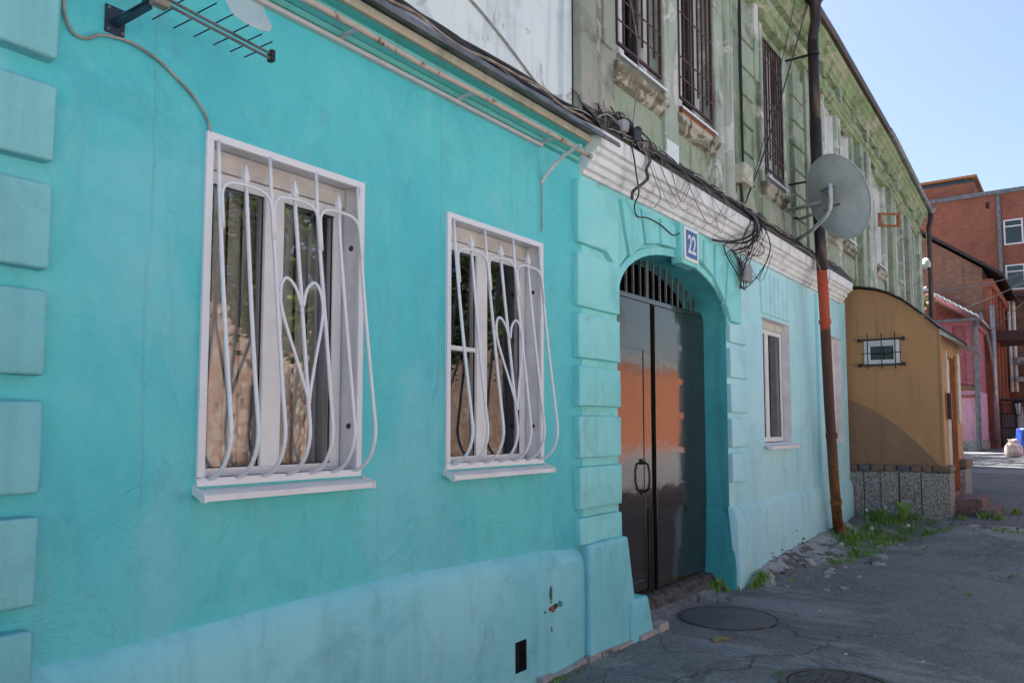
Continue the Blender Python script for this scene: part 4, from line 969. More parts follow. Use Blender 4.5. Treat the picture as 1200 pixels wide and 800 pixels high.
# satellite dish
sd = thing('satellite_dish', 'large grey satellite dish seen from behind on a bent pipe bracket', 'satellite dish', (10.45, .05, 4.2))
dc = Vector((10.02, -.68, 4.43)); a = R(-33); e = R(24)
nrm = Vector((math.cos(a) * math.cos(e), math.sin(a) * math.cos(e), math.sin(e)))
ux = Vector((-math.sin(a), math.cos(a), 0)); uz = nrm.cross(ux)
dm = MB(); rings, seg_ = 12, 48
for k in range(rings + 1):
    r_ = k / rings
    for j in range(seg_):
        t_ = 2 * math.pi * j / seg_; p = dc + ux * (.465 * r_ * math.cos(t_)) + uz * (.525 * r_ * math.sin(t_)) + nrm * (.11 * r_ * r_ - .11)
        dm.v.append(tuple(p))
for k in range(rings):
    for j in range(seg_): p = k * seg_ + j; q = k * seg_ + (j + 1) % seg_; dm.f.append((p, q, q + seg_, p + seg_))
base_n = len(dm.v)
for k in range(rings + 1):
    for j in range(seg_): dm.v.append(tuple(Vector(dm.v[k * seg_ + j]) + nrm * .008))
for k in range(rings):
    for j in range(seg_): p = base_n + k * seg_ + j; q = base_n + k * seg_ + (j + 1) % seg_; dm.f.append((p, p + seg_, q + seg_, q))
dm.build('reflector', 'dish', sd, smooth=True)
MB().tube([dc + ux * (.468 * math.cos(2 * math.pi * j / 48)) + uz * (.528 * math.sin(2 * math.pi * j / 48)) + nrm * .002 for j in range(49)], .009, 6).build('rim', 'dish', sd, smooth=True)
bk = dc - nrm * .20
MB().tube([(10.55, .06, 4.05), (10.35, -.28, 4.14), (9.95, -.56, 4.20), (9.84, -.63, 4.25), (9.80, -.65, 4.33), (9.79, -.65, 4.54)], .027, 9).build('bent_pipe', 'grey_metal', sd, smooth=True)
MB().tube([(10.55, .06, 4.50), (10.2, -.3, 4.43), (9.82, -.63, 4.36)], .024, 9).build('upper_strut', 'grey_metal', sd, smooth=True)
MB().tube([(10.85, .06, 4.42), (10.35, -.32, 4.36), (9.84, -.62, 4.32)], .024, 9).build('side_strut', 'grey_metal', sd, smooth=True)
for q in (.09, -.05):
    MB().tube([bk + uz * q - ux * .05 + nrm * .0, bk + uz * q * 1.6 + nrm * .09 + ux * .09], .016, 6).build('clamp', 'zinc', sd)
    MB().tube([bk + uz * q * 1.6 + nrm * .09 - ux * .10, bk + uz * q * 1.6 + nrm * .10 + ux * .12], .012, 6).build('clamp', 'zinc', sd)
MB().box(bk.x - .05, bk.x + .05, bk.y - .03, bk.y + .03, bk.z - .10, bk.z + .10).build('mount_plate', 'zinc', sd, bevel=.006)
MB().tube([dc - uz * .50, dc - uz * .45 + nrm * .15, dc - uz * .25 + nrm * .32], .012, 6).build('feed_arm', 'grey_metal', sd)
MB().lathe(dc - uz * .24 + nrm * .33, -nrm, [(.001, -.08), (.03, -.08), (.03, .02), (.04, .03), (.001, .035)], 12).build('receiver', 'grey_metal', sd)
sd2 = thing('satellite_dish', 'tiny white satellite dish on the far corner of the green house', 'satellite dish', (20.75, -.05, 5.4))
c2 = Vector((20.75, -.12, 5.47)); MB().lathe(c2, (.7, -.7, .3), [(.001, -.03), (.06, -.022), (.11, -.005), (.14, .02), (.135, .022), (.001, -.022)], 20).build('reflector', 'plate_white', sd2, smooth=True)
MB().tube([(20.7, .08, 5.4), (20.74, -.1, 5.46)], .015, 6).build('arm', 'zinc', sd2)

# drainpipes
dp = thing('drainpipe', 'drainpipe, dark brown above, rusty red and leaning below, behind the large dish', 'drainpipe', (11.6, -.2, .15))
px_, py_ = 10.57, -.30
MB().lathe((10.62, -.33, 7.12), (0, 0, 1), [(.07, 0), (.075, .12), (.16, .26), (.165, .30), (.15, .30)], 16).build('hopper', 'gutter_brown', dp, smooth=True)
MB().tube(smooth_pts([(10.62, -.33, 7.15), (10.62, -.33, 7.02), (10.59, -.32, 6.92), (px_, -.31, 6.82), (px_, py_, 6.70)], 4), .068, 14).build('swan_neck', 'gutter_brown', dp, smooth=True)
MB().tube([(px_, py_, 6.72), (px_ + .01, py_, 5.6)], .070, 14).build('upper_pipe', 'gutter_brown', dp, smooth=True)
MB().tube([(px_ + .01, py_, 5.66), (px_ + .03, py_, 4.4)], .075, 14).build('upper_pipe', 'gutter_brown', dp, smooth=True)
MB().tube([(px_ + .03, py_, 4.42), (px_ + .12, py_ - .005, 3.68)], .072, 14).build('upper_pipe', 'gutter_brown', dp, smooth=True)
low = [(px_ + .10, py_, 3.80), (px_ + .22, py_ + .01, 3.25), (px_ + .52, py_ + .06, 2.0), (px_ + .78, py_ + .09, .95), (px_ + .96, py_ + .10, .26)]
MB().tube(low, [.066, .066, .066, .067, .068], 14).build('lower_pipe', 'drain_low', dp, smooth=True)
MB().tube([(px_ + .98, py_ + .10, .34), (px_ + 1.02, py_ + .08, .16), (px_ + 1.07, py_ + .0, .08)], [.073, .076, .08], 14).build('shoe', 'drain_low', dp, smooth=True)
for zz, j in ((3.02, 0.27), (1.52, .62), (.62, .86)):
    MB().lathe((px_ + j, py_ + .01 + .1 * (3.3 - zz) / 3.3, zz), (-.2, 0, 1), [(.066, -.03), (.078, -.03), (.078, .03), (.066, .03)], 14).build('collar', 'drain_low', dp)
for zz in (6.55, 4.85):
    MB().box(px_ - .012, px_ + .012, py_ - .07, .06, zz - .012, zz + .012).build('bracket', 'black', dp)
    MB().lathe((px_ + .005, py_, zz), (0, 0, 1), [(.07, -.014), (.08, -.014), (.08, .014), (.07, .014)], 14).build('collar', 'gutter_brown', dp)
dp2 = thing('drainpipe', 'slim dark drainpipe at the far corner of the green house', 'drainpipe', (20.8, -.2, .3))
MB().tube([(20.78, -.27, 6.72), (20.78, -.25, 6.5), (20.78, -.20, 6.3), (20.78, -.20, .35)], .06, 10).build('pipe', 'gutter_brown', dp2, smooth=True)
MB().lathe((20.78, -.27, 6.66), (0, 0, 1), [(.06, 0), (.07, .04), (.12, .12), (.12, .15)], 12).build('hopper', 'zinc', dp2)

# ================================================================== brown porch
po = thing('brown_porch', 'ochre brown porch with curved lean-to roof and granite base built against the green house', 'porch', (14.5, -.6, .25))
PX0, PX1, PYO = 13.30, 15.6, -1.30
curve = [(.06, 3.84), (-.2, 3.835), (-.42, 3.79), (-.62, 3.71), (-.80, 3.60), (-.96, 3.46), (-1.14, 3.29), (PYO, 3.125)]
wpoly = [(.06, .98), (PYO, .98)] + [(y, z - .03) for y, z in reversed(curve)]
pw = MB(); 
# side wall with a small window opening
PW = (-.76, -.23, 2.575, 2.985)
bm = bmesh.new(); ed = []
for lp in (wpoly, [(PW[0], PW[2]), (PW[1], PW[2]), (PW[1], PW[3]), (PW[0], PW[3])]):
    v_ = [bm.verts.new((PX0, y, z)) for y, z in lp]
    for k in range(len(v_)): ed.append(bm.edges.new((v_[k], v_[(k + 1) % len(v_)])))
bmesh.ops.triangle_fill(bm, use_beauty=True, edges=ed); bm.verts.index_update()
pw.v = [tuple(v.co) for v in bm.verts]; pw.f = [tuple(v.index for v in f.verts) for f in bm.faces]; bm.free()
for ya, yb, za, zb in ((PW[0], PW[0], PW[2], PW[3]), (PW[1], PW[1], PW[2], PW[3]), (PW[0], PW[1], PW[2], PW[2]), (PW[0], PW[1], PW[3], PW[3])):
    pw.face([(PX0, ya, za), (PX0, yb, zb), (PX0 + .12, yb, zb), (PX0 + .12, ya, za)])
# street face with door opening
pw.face([(PX0, PYO, .98), (13.85, PYO, .98), (13.85, PYO, 3.1), (PX0, PYO, 3.1)]); pw.face([(14.75, PYO, .98), (PX1, PYO, .98), (PX1, PYO, 3.1), (14.75, PYO, 3.1)]); pw.face([(13.85, PYO, 2.75), (14.75, PYO, 2.75), (14.75, PYO, 3.1), (13.85, PYO, 3.1)])
pw.face([(13.85, PYO, .5), (13.85, PYO + .15, .5), (13.85, PYO + .15, 2.75), (13.85, PYO, 2.75)]); pw.face([(14.75, PYO, .5), (14.75, PYO + .15, .5), (14.75, PYO + .15, 2.75), (14.75, PYO, 2.75)]); pw.face([(13.85, PYO, 2.75), (14.75, PYO, 2.75), (14.75, PYO + .15, 2.75), (13.85, PYO + .15, 2.75)])
pw.face([(PX1, .06, .98), (PX1, PYO, .98)] [0:2] + [(PX1, y, z - .03) for y, z in reversed(curve)])
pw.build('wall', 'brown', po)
MB().box(PX0 - .012, PX0 + .07, PYO - .018, PYO + .02, 1.06, 3.09).build('corner_bead', 'brown', po, bevel=.006)
MB().box(13.87, 14.73, PYO + .06, PYO + .10, .55, 2.74).build('door', 'cream', po, bevel=.004)
MB().box(13.78, 13.86, PYO - .02, PYO + .05, .56, 2.80).build('door_frame', 'cream', po); MB().box(14.74, 14.82, PYO - .02, PYO + .05, .56, 2.80).build('door_frame', 'orange', po)
MB().box(13.62, 13.72, PYO - .08, PYO - .02, 1.75, 2.15).build('letter_box', 'brown_metal', po, bevel=.008)
MB().box(15.0, 15.3, PYO - .03, PYO - .001, 1.7, 2.85).build('notice_board', 'box_cream', po, bevel=.004)
fw = frame_mb(0, 1, 0, 1, 0, 1, .1)
def yframe(y0, y1, z0, z1, xa, xb, t):
    m_ = MB(); m_.box(xa, xb, y0, y1, z0, z0 + t); m_.box(xa, xb, y0, y1, z1 - t, z1); m_.box(xa, xb, y0, y0 + t, z0 + t, z1 - t); m_.box(xa, xb, y1 - t, y1, z0 + t, z1 - t); return m_
wn = yframe(PW[0] + .01, PW[1] - .01, PW[2] + .01, PW[3] - .01, PX0 - .012, PX0 + .05, .055).build('window', 'pvc', po, bevel=.004)
yframe(PW[0] + .068, PW[1] - .068, PW[2] + .068, PW[3] - .068, PX0 + .0, PX0 + .04, .03).build('sash', 'pvc', wn, bevel=.003)
MB().box(PX0 + .02, PX0 + .026, PW[0] + .09, PW[1] - .09, PW[2] + .09, PW[3] - .09).build('pane', 'glass_dark', wn)
wg = MB().box(PX0 - .06, PX0 - .045, PW[0] - .07, PW[1] + .07, PW[3] - .01, PW[3] + .012).build('window_grille', 'black', po)
MB().box(PX0 - .06, PX0 - .045, PW[0] - .07, PW[1] + .07, PW[2] + .01, PW[2] + .032).build('rail', 'black', wg)
MB().box(PX0 - .058, PX0 - .047, PW[0] - .02, PW[1] + .03, 2.77, 2.782).build('rail', 'black', wg)
for f_ in (.12, .48, .86):
    y_ = lerp(PW[0], PW[1], f_); MB().box(PX0 - .07, PX0 - .06, y_ - .007, y_ + .007, PW[2] - .05, PW[3] + .10).build('bar', 'black', wg)
for y_ in (PW[0] - .05, PW[1] + .05):
    for z_ in (PW[2] + .02, PW[3]): MB().box(PX0 - .075, PX0, y_ - .022, y_ + .022, z_ - .024, z_ + .024).build('fixing', 'black', wg, bevel=.004)
rf = MB()
for (a, b) in zip(curve[:-1] + [curve[-1]], curve[1:] + [(-1.66, 2.83)]):
    rf.hexa([(PX0 - .06, a[0], a[1] - .012), (PX1 + .1, a[0], a[1] - .012), (PX1 + .1, b[0], b[1] - .012), (PX0 - .06, b[0], b[1] - .012), (PX0 - .06, a[0], a[1] + .014), (PX1 + .1, a[0], a[1] + .014), (PX1 + .1, b[0], b[1] + .014), (PX0 - .06, b[0], b[1] + .014)])
rf.build('roof', 'gutter_brown', po)
MB().hexa([(PX0 - .02, -1.62, 2.84), (PX1, -1.62, 2.84), (PX1, PYO, 3.02), (PX0 - .02, PYO, 3.02), (PX0 - .02, -1.62, 2.86), (PX1, -1.62, 2.86), (PX1, PYO, 3.10), (PX0 - .02, PYO, 3.10)]).build('soffit', 'cream', po)
# granite base: separate slabs, some proud of the others
ys = [(.02, -.18, .0), (-.19, -.43, .0), (-.44, -.68, .045), (-.69, -.98, .0), (-.99, -1.335, .012)]
for (a, b, pr) in ys:
    MB().box(PX0 - .05 - pr, PX0 + .08, b, a, .1, .955).build('base_slab', 'granite', po, bevel=.010, rough=.005)
    MB().box(PX0 - .058 - pr, PX0 + .0, a - .035, a - .005, .12, .95).build('slab_rib', 'granite', po, bevel=.004)
MB().box(PX0 - .02, 13.80, -1.36, -1.28, .1, .95).build('base_slab', 'granite', po, bevel=.010, rough=.005)
MB().box(14.82, PX1 + .02, -1.40, -1.25, .1, .95).build('base_slab', 'granite', po, bevel=.010, rough=.005)
y_ = .03; k = 0
while y_ > -1.30:
    wd = rnd.uniform(.13, .20); MB().box(PX0 - .075, PX0 + .05, max(-1.37, y_ - wd + .012), y_, .962, 1.062).build('band_stone', rnd.choice(['band_a', 'band_a', 'band_b']), po, bevel=.022, seg=3, rough=.004); y_ -= wd; k += 1
MB().box(PX0 - .07, 13.80, -1.385, -1.29, .964, 1.06).build('band_stone', 'band_a', po, bevel=.022, seg=3)
MB().box(14.80, PX1 + .03, -1.43, -1.25, .964, 1.10).build('band_stone', 'band_a', po, bevel=.022, seg=3)
MB().box(13.75, 14.85, -1.72, -1.30, .15, .56).build('step', 'step', po, bevel=.015, rough=.006)
MB().box(13.62, 14.7, -1.92, -1.66, .15, .42).build('step', 'step', po, bevel=.015, rough=.008)
MB().box(13.86, 14.74, -1.33, -1.2, .3, .62).build('door_sill', 'step', po, bevel=.008)

# ================================================================== far end of the street
pk = thing('pink_house', 'low pink painted house with ribbed tin roof at the far corner', 'house', (51, 4, .3))
MB().box(50, 58, 1.75, 9, .28, 3.6).build('wall', 'pink', pk); MB().box(50.03, 58, 1.78, 9, 3.6, 7.35).build('upper_wall', 'pink_brick', pk)
for y_ in (1.72, 2.75, 3.9): MB().box(49.85, 50.06, y_, y_ + .4, 3.9, 7.3).build('pilaster', 'pink_brick', pk)
MB().box(49.85, 50.03, 1.7, 9, 3.2, 3.32).build('string_course', 'brick_pilaster', pk); MB().box(49.83, 50.03, 1.7, 9, 3.62, 3.85).build('string_course', 'brick_dark', pk)
MB().box(49.8, 58, 1.65, 9, 7.2, 7.45).build('cornice', 'pink_brick', pk); MB().box(49.9, 58, 1.7, 9, .25, .85).build('plinth', 'concrete', pk)
MB().hexa([(49.6, 1.4, 7.5), (58, 1.4, 7.5), (58, 5.2, 10.1), (49.6, 5.2, 10.1), (49.6, 1.4, 7.56), (58, 1.4, 7.56), (58, 5.2, 10.16), (49.6, 5.2, 10.16)]).build('roof', 'roof_tin', pk)
for k in range(15):
    y_ = 1.5 + k * .26
    MB().hexa([(49.55, y_, 7.57 + (y_ - 1.4) * .684), (49.75, y_, 7.57 + (y_ - 1.4) * .684), (49.75, y_ + .1, 7.57 + (y_ - 1.3) * .684), (49.55, y_ + .1, 7.57 + (y_ - 1.3) * .684), (49.55, y_, 7.68 + (y_ - 1.4) * .684), (57.9, y_, 7.68 + (y_ - 1.4) * .684), (57.9, y_ + .1, 7.68 + (y_ - 1.3) * .684), (49.55, y_ + .1, 7.68 + (y_ - 1.3) * .684)]).build('roof_rib', 'white_dull', pk)
MB().box(49.4, 50, 1.3, 5.3, 7.38, 7.52).build('gutter', 'zinc', pk)
MB().tube([(49.7, 1.55, 7.4), (49.75, 1.62, 6.8), (49.8, 1.65, .5), (49.6, 1.5, .35)], .13, 10).build('downpipe', 'zinc', pk, smooth=True)
gb = thing('brick_gable_house', 'sooty brown brick gable house with red pilasters behind the pink house', 'house', (62, 5, .3))
gpoly = [(9, .3), (1.75, .3), (1.75, 11.4), (6.8, 15.2), (9, 14.0)]
MB().prism_x(gpoly, 56.5, 73).build('wall', 'brick_dark', gb)
MB().hexa([(56.2, .6, 10.75), (73, .6, 10.75), (73, 6.9, 15.45), (56.2, 6.9, 15.45), (56.2, .6, 10.95), (73, .6, 10.95), (73, 6.9, 15.65), (56.2, 6.9, 15.65)]).build('roof', 'roof_dark', gb)
for k, x_ in enumerate((56.6, 58.4, 60.6, 63.2, 66.5, 70)):
    MB().box(x_, x_ + .8, 1.35 - .0, 1.76, .3, 10.7).build('pilaster', 'brick_pilaster', gb)
for x_ in (57.6, 59.6, 62, 64.8):
    w0 = MB().box(x_, x_ + .7, 1.66, 1.76, 2.2, 5.0).build('window', 'zinc', gb); MB().box(x_ + .08, x_ + .62, 1.63, 1.655, 2.3, 4.9).build('pane', 'glass_dark', w0)
MB().box(56.5, 73, 1.2, 1.76, 10.2, 10.7).build('eaves_cornice', 'brick_pilaster', gb)
MB().tube([(56.2, 1.3, 9.0), (56.2, 1.3, .5)], .13, 10).build('chimney_pipe', 'roof_tin', gb, smooth=True)
MB().tube([(56.1, 1.9, 8.6), (56.15, 1.5, 6.6), (56.15, 1.35, 5.2)], .1, 8).build('drain_elbow', 'cable_beige', gb, smooth=True)
tr = thing('red_apartment_block', 'tall red brick apartment block closing the end of the street', 'building', (80, -2, .3))
MB().box(78, 96, -14, 16, .3, 21.3).build('wall', 'brick_red', tr); MB().box(77.8, 96.2, -14.2, 16.2, 21.3, 21.65).build('parapet', 'zinc', tr)
MB().box(79, 88, 3.95, 12, 21.65, 23.0).build('roof_house', 'brick_red', tr); MB().box(78.7, 88.4, 3.7, 12.3, 23.35, 23.55).build('roof_slab', 'roof_rust', tr); MB().box(79, 88, 4.05, 11.9, 23.0, 23.35).build('clerestory', 'glass_dark', tr)
MB().tube([(77.9, 2.13, 21.2), (77.9, 2.13, 1)], .17, 8).build('downpipe', 'zinc', tr)
MB().box(77.94, 78.02, 2.85, 3.05, 20.2, 20.75).build('vent', 'dark_in', tr)
for (y0, z0) in ((.45, 16.85), (.45, 13.0), (.45, 9.2), (-2.6, 16.85), (-2.6, 13.0), (-2.6, 9.2), (-5.6, 16.85), (-5.6, 13.0), (-8.6, 16.85), (-8.6, 13.0)):
    w0 = yframe(y0, y0 + 1.4, z0, z0 + 2.15, 77.9, 78.05, .12).build('window', 'pvc', tr); MB().box(77.93, 78.03, y0 + .12, y0 + 1.28, z0 + 1.52, z0 + 1.62).build('bar', 'pvc', w0)
    MB().box(77.97, 78.01, y0 + .12, y0 + 1.28, z0 + .12, z0 + 2.03).build('pane', 'glass_dark', w0)
# yard buildings in front of the block
yd = thing('yard_building', 'brick yard building with tin eave and small box on its wall', 'building', (70, 0, .3))
MB().box(70, 76, -5, .95, .3, 11.2).build('wall', 'brick_dark', yd); MB().box(69.2, 76, -5.2, 1.35, 11.2, 11.55).build('eave', 'canopy', yd)
MB().box(69.4, 70.02, -5, .9, 6.15, 6.75).build('lintel', 'concrete', yd); MB().box(68.9, 70.02, -5, .95, 4.9, 5.25).build('tin_awning', 'roof_tin', yd)
MB().box(69.6, 70.02, -.35, .25, 2.9, 3.9).build('air_conditioner', 'pvc', yd, bevel=.03); MB().box(69.5, 70.02, -.6, .5, 2.75, 2.86).build('shelf', 'roof_tin', yd)
for y_ in (.95, 1.25): MB().tube([(69.8, y_, 11.0), (69.8, y_, 4.2)], .12, 8).build('pipe', 'white_dull', yd)
cn = thing('street_canopy', 'dark red flat canopy projecting over the yard gate', 'canopy', (60, 0, 7.5))
MB().box(59.5, 64, -4, 1.9, 7.1, 7.75).build('slab', 'canopy', cn, bevel=.03)
for y_ in (-3.8, 1.75): MB().tube([(59.8, y_, .3), (59.8, y_, 7.1)], .07, 8).build('post', 'brown_metal', cn)
fg = thing('yard_gate', 'dark iron yard gate with brown posts and little roof at the end of the street', 'gate', (60, 1, .3))
for y_ in (-.05, .55, 1.95): MB().box(60, 60.2, y_ - .1, y_ + .1, .3, 3.3).build('post', 'brown_metal', fg)
for k in range(15):
    y_ = .62 + k * .09; MB().box(60.08, 60.12, y_, y_ + .03, .35, 3.0).build('bar', 'black', fg)
for z_ in (.5, 1.5, 2.4, 3.0): MB().box(60.06, 60.14, .55, 1.95, z_, z_ + .07).build('rail', 'brown_metal', fg)
MB().box(59.7, 61.3, -.2, 2.1, 3.25, 3.42).build('roof', 'roof_dark', fg); MB().box(61.5, 61.6, -.5, 2.2, .3, 2.4).build('screen', 'roof_tin', fg)
MB().box(61, 61.2, .2, .5, .3, 2.9).build('inner_post', 'white_dull', fg)
ln = thing('gate_lantern', 'black framed lantern with pale glass on the yard gate post', 'lantern', (59.9, .4, 2.3))
MB().lathe((59.85, .38, 2.35), (0, 0, 1), [(.1, 0), (.22, .75)], 4).build('glass', 'plate_white', ln)
for k in range(4):
    a = k * math.pi / 2; MB().tube([(59.85 + .105 * math.cos(a), .38 + .105 * math.sin(a), 2.34), (59.85 + .23 * math.cos(a), .38 + .23 * math.sin(a), 3.1)], .03, 4).build('frame_bar', 'black', ln)
MB().lathe((59.85, .38, 3.1), (0, 0, 1), [(.28, 0), (.05, .22), (.001, .3)], 8).build('cap', 'black', ln); MB().lathe((59.85, .38, 2.3), (0, 0, 1), [(.001, 0), (.12, 0), (.1, .06)], 8).build('base', 'black', ln)
MB().box(59.85, 60.1, .36, .42, 2.28, 2.36).build('arm', 'black', ln)
sk = MB().lathe((41.4, -.42, .295), (0, 0, 1), [(.001, 0), (.30, .0), (.36, .12), (.33, .40), (.26, .58), (.16, .68), (.20, .76), (.001, .70)], 14).build('rubbish_sack', 'sack', smooth=True, rough=.05)
tag(sk, 'white printed sack stuffed full, standing on the road beside the blue bundle', 'sack')
tb = MB()
for k in range(13):
    z = k / 12 * 1.35; 
    for j in range(28):
        a = 2 * math.pi * j / 28; r_ = (.50 - .10 * (k / 12) ** 2 - (.35 if k == 12 else 0)) * (1 + .10 * math.sin(a * 7 + k * .25) * (1 - k / 16)); tb.v.append((43.6 + r_ * math.cos(a), -.86 + r_ * math.sin(a), .295 + z - (.08 if k == 12 else 0)))
for k in range(12):
    for j in range(28): p = k * 28 + j; q = k * 28 + (j + 1) % 28; tb.f.append((p, q, q + 28, p + 28))
tb.f.append(tuple(12 * 28 + j for j in range(28)))
tag(tb.build('tarpaulin_bundle', 'blue_tarp', smooth=True), 'bright blue draped tarpaulin bundle standing next to the white sack', 'tarpaulin')
for i, (p, q, sag, lb) in enumerate((((21.4, .2, 4.9), (58, -2.5, 12.3), .5, 'overhead wire crossing in front of the brick gable house'), ((50, 2, 8.2), (44, -3, 9.4), .15, 'overhead wire running from the tin roof of the pink house'), ((52, 1.2, 6.9), (40, -3.2, 9.0), .1, 'overhead wire slanting down towards the dark red canopy'), ((76, 1.5, 12.8), (40, -2.5, 9.4), .2, 'overhead wire passing the windows of the tall block'))):
    pts = [tuple(lerp(p[d], q[d], k / 12) - (sag * 4 * (k / 12) * (1 - k / 12) if d == 2 else 0) for d in range(3)) for k in range(13)]
    cable('overhead_wire', pts, .016, 'cable', lb, 2)

# opposite side of the street (out of frame, lights the wall and shows in gate and panes)
op = thing('opposite_building', 'long low sunlit orange brick building across the street, mirrored in the gate', 'building', (30, -20, .3))
MB().box(32, 75, -30, -17, .0, 5.2).build('wall', 'brick_opp', op); MB().box(31.8, 75.2, -30.2, -16.8, 5.2, 5.5).build('cornice', 'concrete', op)
for x_ in range(33, 75, 3): MB().box(x_, x_ + .7, -17.02, -16.75, .3, 5.2).build('pilaster', 'brick_pilaster', op)
for x_ in range(50, 74, 4):
    w0 = MB().box(x_, x_ + 1.2, -17.02, -16.9, 1.6, 3.6).build('window', 'pvc', op); MB().box(x_ + .1, x_ + 1.1, -16.9, -16.88, 1.7, 3.5).build('pane', 'glass_dark', w0)
tag(MB().box(-40, 21, -16.98, -8.0, .1, .33).build('bounce_pavement', 'pale_slab', bevel=.02), kind='structure')  # pale slabs added out of view to bounce sun onto the house fronts
nb_ = thing('unseen_shade_house', 'plain plastered house added unseen behind the green house to shade the far road', 'house', (29, 9, .3))  # added out of view; its height keeps the sun off the far road
MB().box(22.5, 33.5, 5, 14, .2, 12.6).build('wall', 'white_wall', nb_)
MB().hexa([(22.2, 4.7, 12.6), (33.8, 4.7, 12.6), (33.8, 9.5, 13.6), (22.2, 9.5, 13.6), (22.2, 4.7, 12.7), (33.8, 4.7, 12.7), (33.8, 9.5, 13.7), (22.2, 9.5, 13.7)]).build('roof', 'roof_dark', nb_)
for x_ in (24, 27, 30, 32):
    w0 = MB().box(x_, x_ + 1, 4.93, 5.02, 1.4, 3.0).build('window', 'pvc', nb_); MB().box(x_ + .08, x_ + .92, 4.91, 4.93, 1.5, 2.9).build('pane', 'glass_dark', nb_ if False else w0)
op2 = thing('plastered_house', 'pale dusty plastered house across the street behind the trees, mirrored in the barred windows', 'house', (7, -20, .3))
MB().box(-14, 31.5, -30, -17.3, .0, 5.6).build('wall', 'dusty_wall', op2); MB().box(-14.2, 31.7, -30.2, -17.1, 5.6, 5.85).build('cornice', 'concrete', op2)
def make_tree(name, label, x, y, h, rad, seed, nleaf=5200, loc_z=.0):
    r_ = random.Random(seed); t = thing(name, label, 'tree', (x, y, loc_z), 'street trees opposite')
    tk = MB(); tk.tube([(x, y, loc_z - .1), (x + .1, y, loc_z + h * .25), (x + .05, y + .1, loc_z + h * .5), (x + .2, y, loc_z + h * .8)], [.2, .16, .12, .04], 9)
    tips = []
    for k in range(11):
        z0 = loc_z + h * r_.uniform(.28, .65); a = r_.uniform(0, 6.28); L_ = rad * r_.uniform(.6, 1)
        p1 = (x + .5 * L_ * math.cos(a), y + .5 * L_ * math.sin(a), z0 + .16 * h); p2 = (x + L_ * math.cos(a), y + L_ * math.sin(a), z0 + .28 * h)
        tk.tube([(x + .07, y, z0), p1, p2], [.07, .045, .015], 6); tips += [p1, p2]
    tk.build('trunk', 'bark', t, smooth=True)
    cr = MB(); clumps = [(Vector(q), r_.uniform(.5, 1.0)) for q in tips] + [(Vector((x + r_.gauss(0, rad * .4), y + r_.gauss(0, rad * .4), loc_z + h * r_.uniform(.5, 1))), r_.uniform(.5, .95)) for _ in range(16)]
    for k in range(nleaf):
        c, s_ = r_.choice(clumps); p = c + Vector((r_.gauss(0, 1), r_.gauss(0, 1), r_.gauss(0, .8))) * s_ * .55
        u = Vector((r_.gauss(0, 1), r_.gauss(0, 1), r_.gauss(0, .6))).normalized(); v_ = u.orthogonal().normalized(); l_ = r_.uniform(.09, .17)
        cr.face([p - u * l_, p + v_ * l_ * .55, p + u * l_, p - v_ * l_ * .55])
    cr.build('crown', 'tree_leaf', t); return t
make_tree('street_tree', 'leafy street tree across the road, mirrored in the larger barred window', 12.5, -11.5, 8.5, 2.6, 3)
make_tree('street_tree', 'leafy street tree across the road, standing next to the one mirrored in the window', 17.5, -12.5, 8.0, 2.5, 4)
make_tree('street_tree', 'slim street tree across the road, mirrored in the narrower barred window', 23.5, -12, 7.5, 2.2, 5)
make_tree('street_tree', 'leafy street tree across the road, standing well behind the photographer', 6.5, -12.5, 8.0, 2.5, 6)

make_tree('unseen_shade_tree', 'tall unseen tree next to the set-back house, added to dapple the far road', 36.5, 6.4, 12.5, 3.2, 8, 8000, .28)  # unseen tree row added to break the sun on the far road into streaks
make_tree('unseen_shade_tree', 'tall unseen tree in the middle of the row added to dapple the far road', 41, 6.2, 12, 3.0, 9, 8000, .28)
make_tree('unseen_shade_tree', 'tall unseen tree close to the pink house, added to dapple the far road', 46, 6.6, 12.5, 3.0, 10, 8000, .28)

# ================================================================== ground details
cv = thing('manhole_cover', 'smooth dark round cover set in the asphalt before the gate', 'manhole cover', (6.77, -.42, 0))
cz = gz(6.77, -.42) + .010
MB().lathe((6.77, -.42, cz), (0, 0, 1), [(.001, .005), (.395, .004), (.405, .000), (.405, -.05)], 48).build('lid', 'smooth_cover', cv, smooth=True)
MB().lathe((6.77, -.42, cz), (0, 0, 1), [(.410, .002), (.422, .003), (.426, -.02), (.410, -.02), (.410, .002)], 48).build('rim', 'grime', cv)
cv2 = thing('manhole_cover', 'ribbed rusty iron manhole cover sunk in the asphalt', 'manhole cover', (5.42, -1.66, 0))
cz = gz(5.42, -1.66) + .012
MB().lathe((5.42, -1.66, cz), (0, 0, 1), [(.001, .006), (.30, .006), (.31, .0), (.31, -.05)], 48).build('lid', 'cover', cv2)
MB().lathe((5.42, -1.66, cz), (0, 0, 1), [(.318, .008), (.365, .009), (.37, -.03), (.318, -.03), (.318, .008)], 48).build('rim', 'cover', cv2)
for k in range(-5, 6):
    for j in range(-5, 6):
        if k * k + j * j < 27:
            MB().box(5.42 + k * .052 - .018, 5.42 + k * .052 + .018, -1.66 + j * .052 - .018, -1.66 + j * .052 + .018, cz + .004, cz + .012).build('stud', 'cover', cv2)
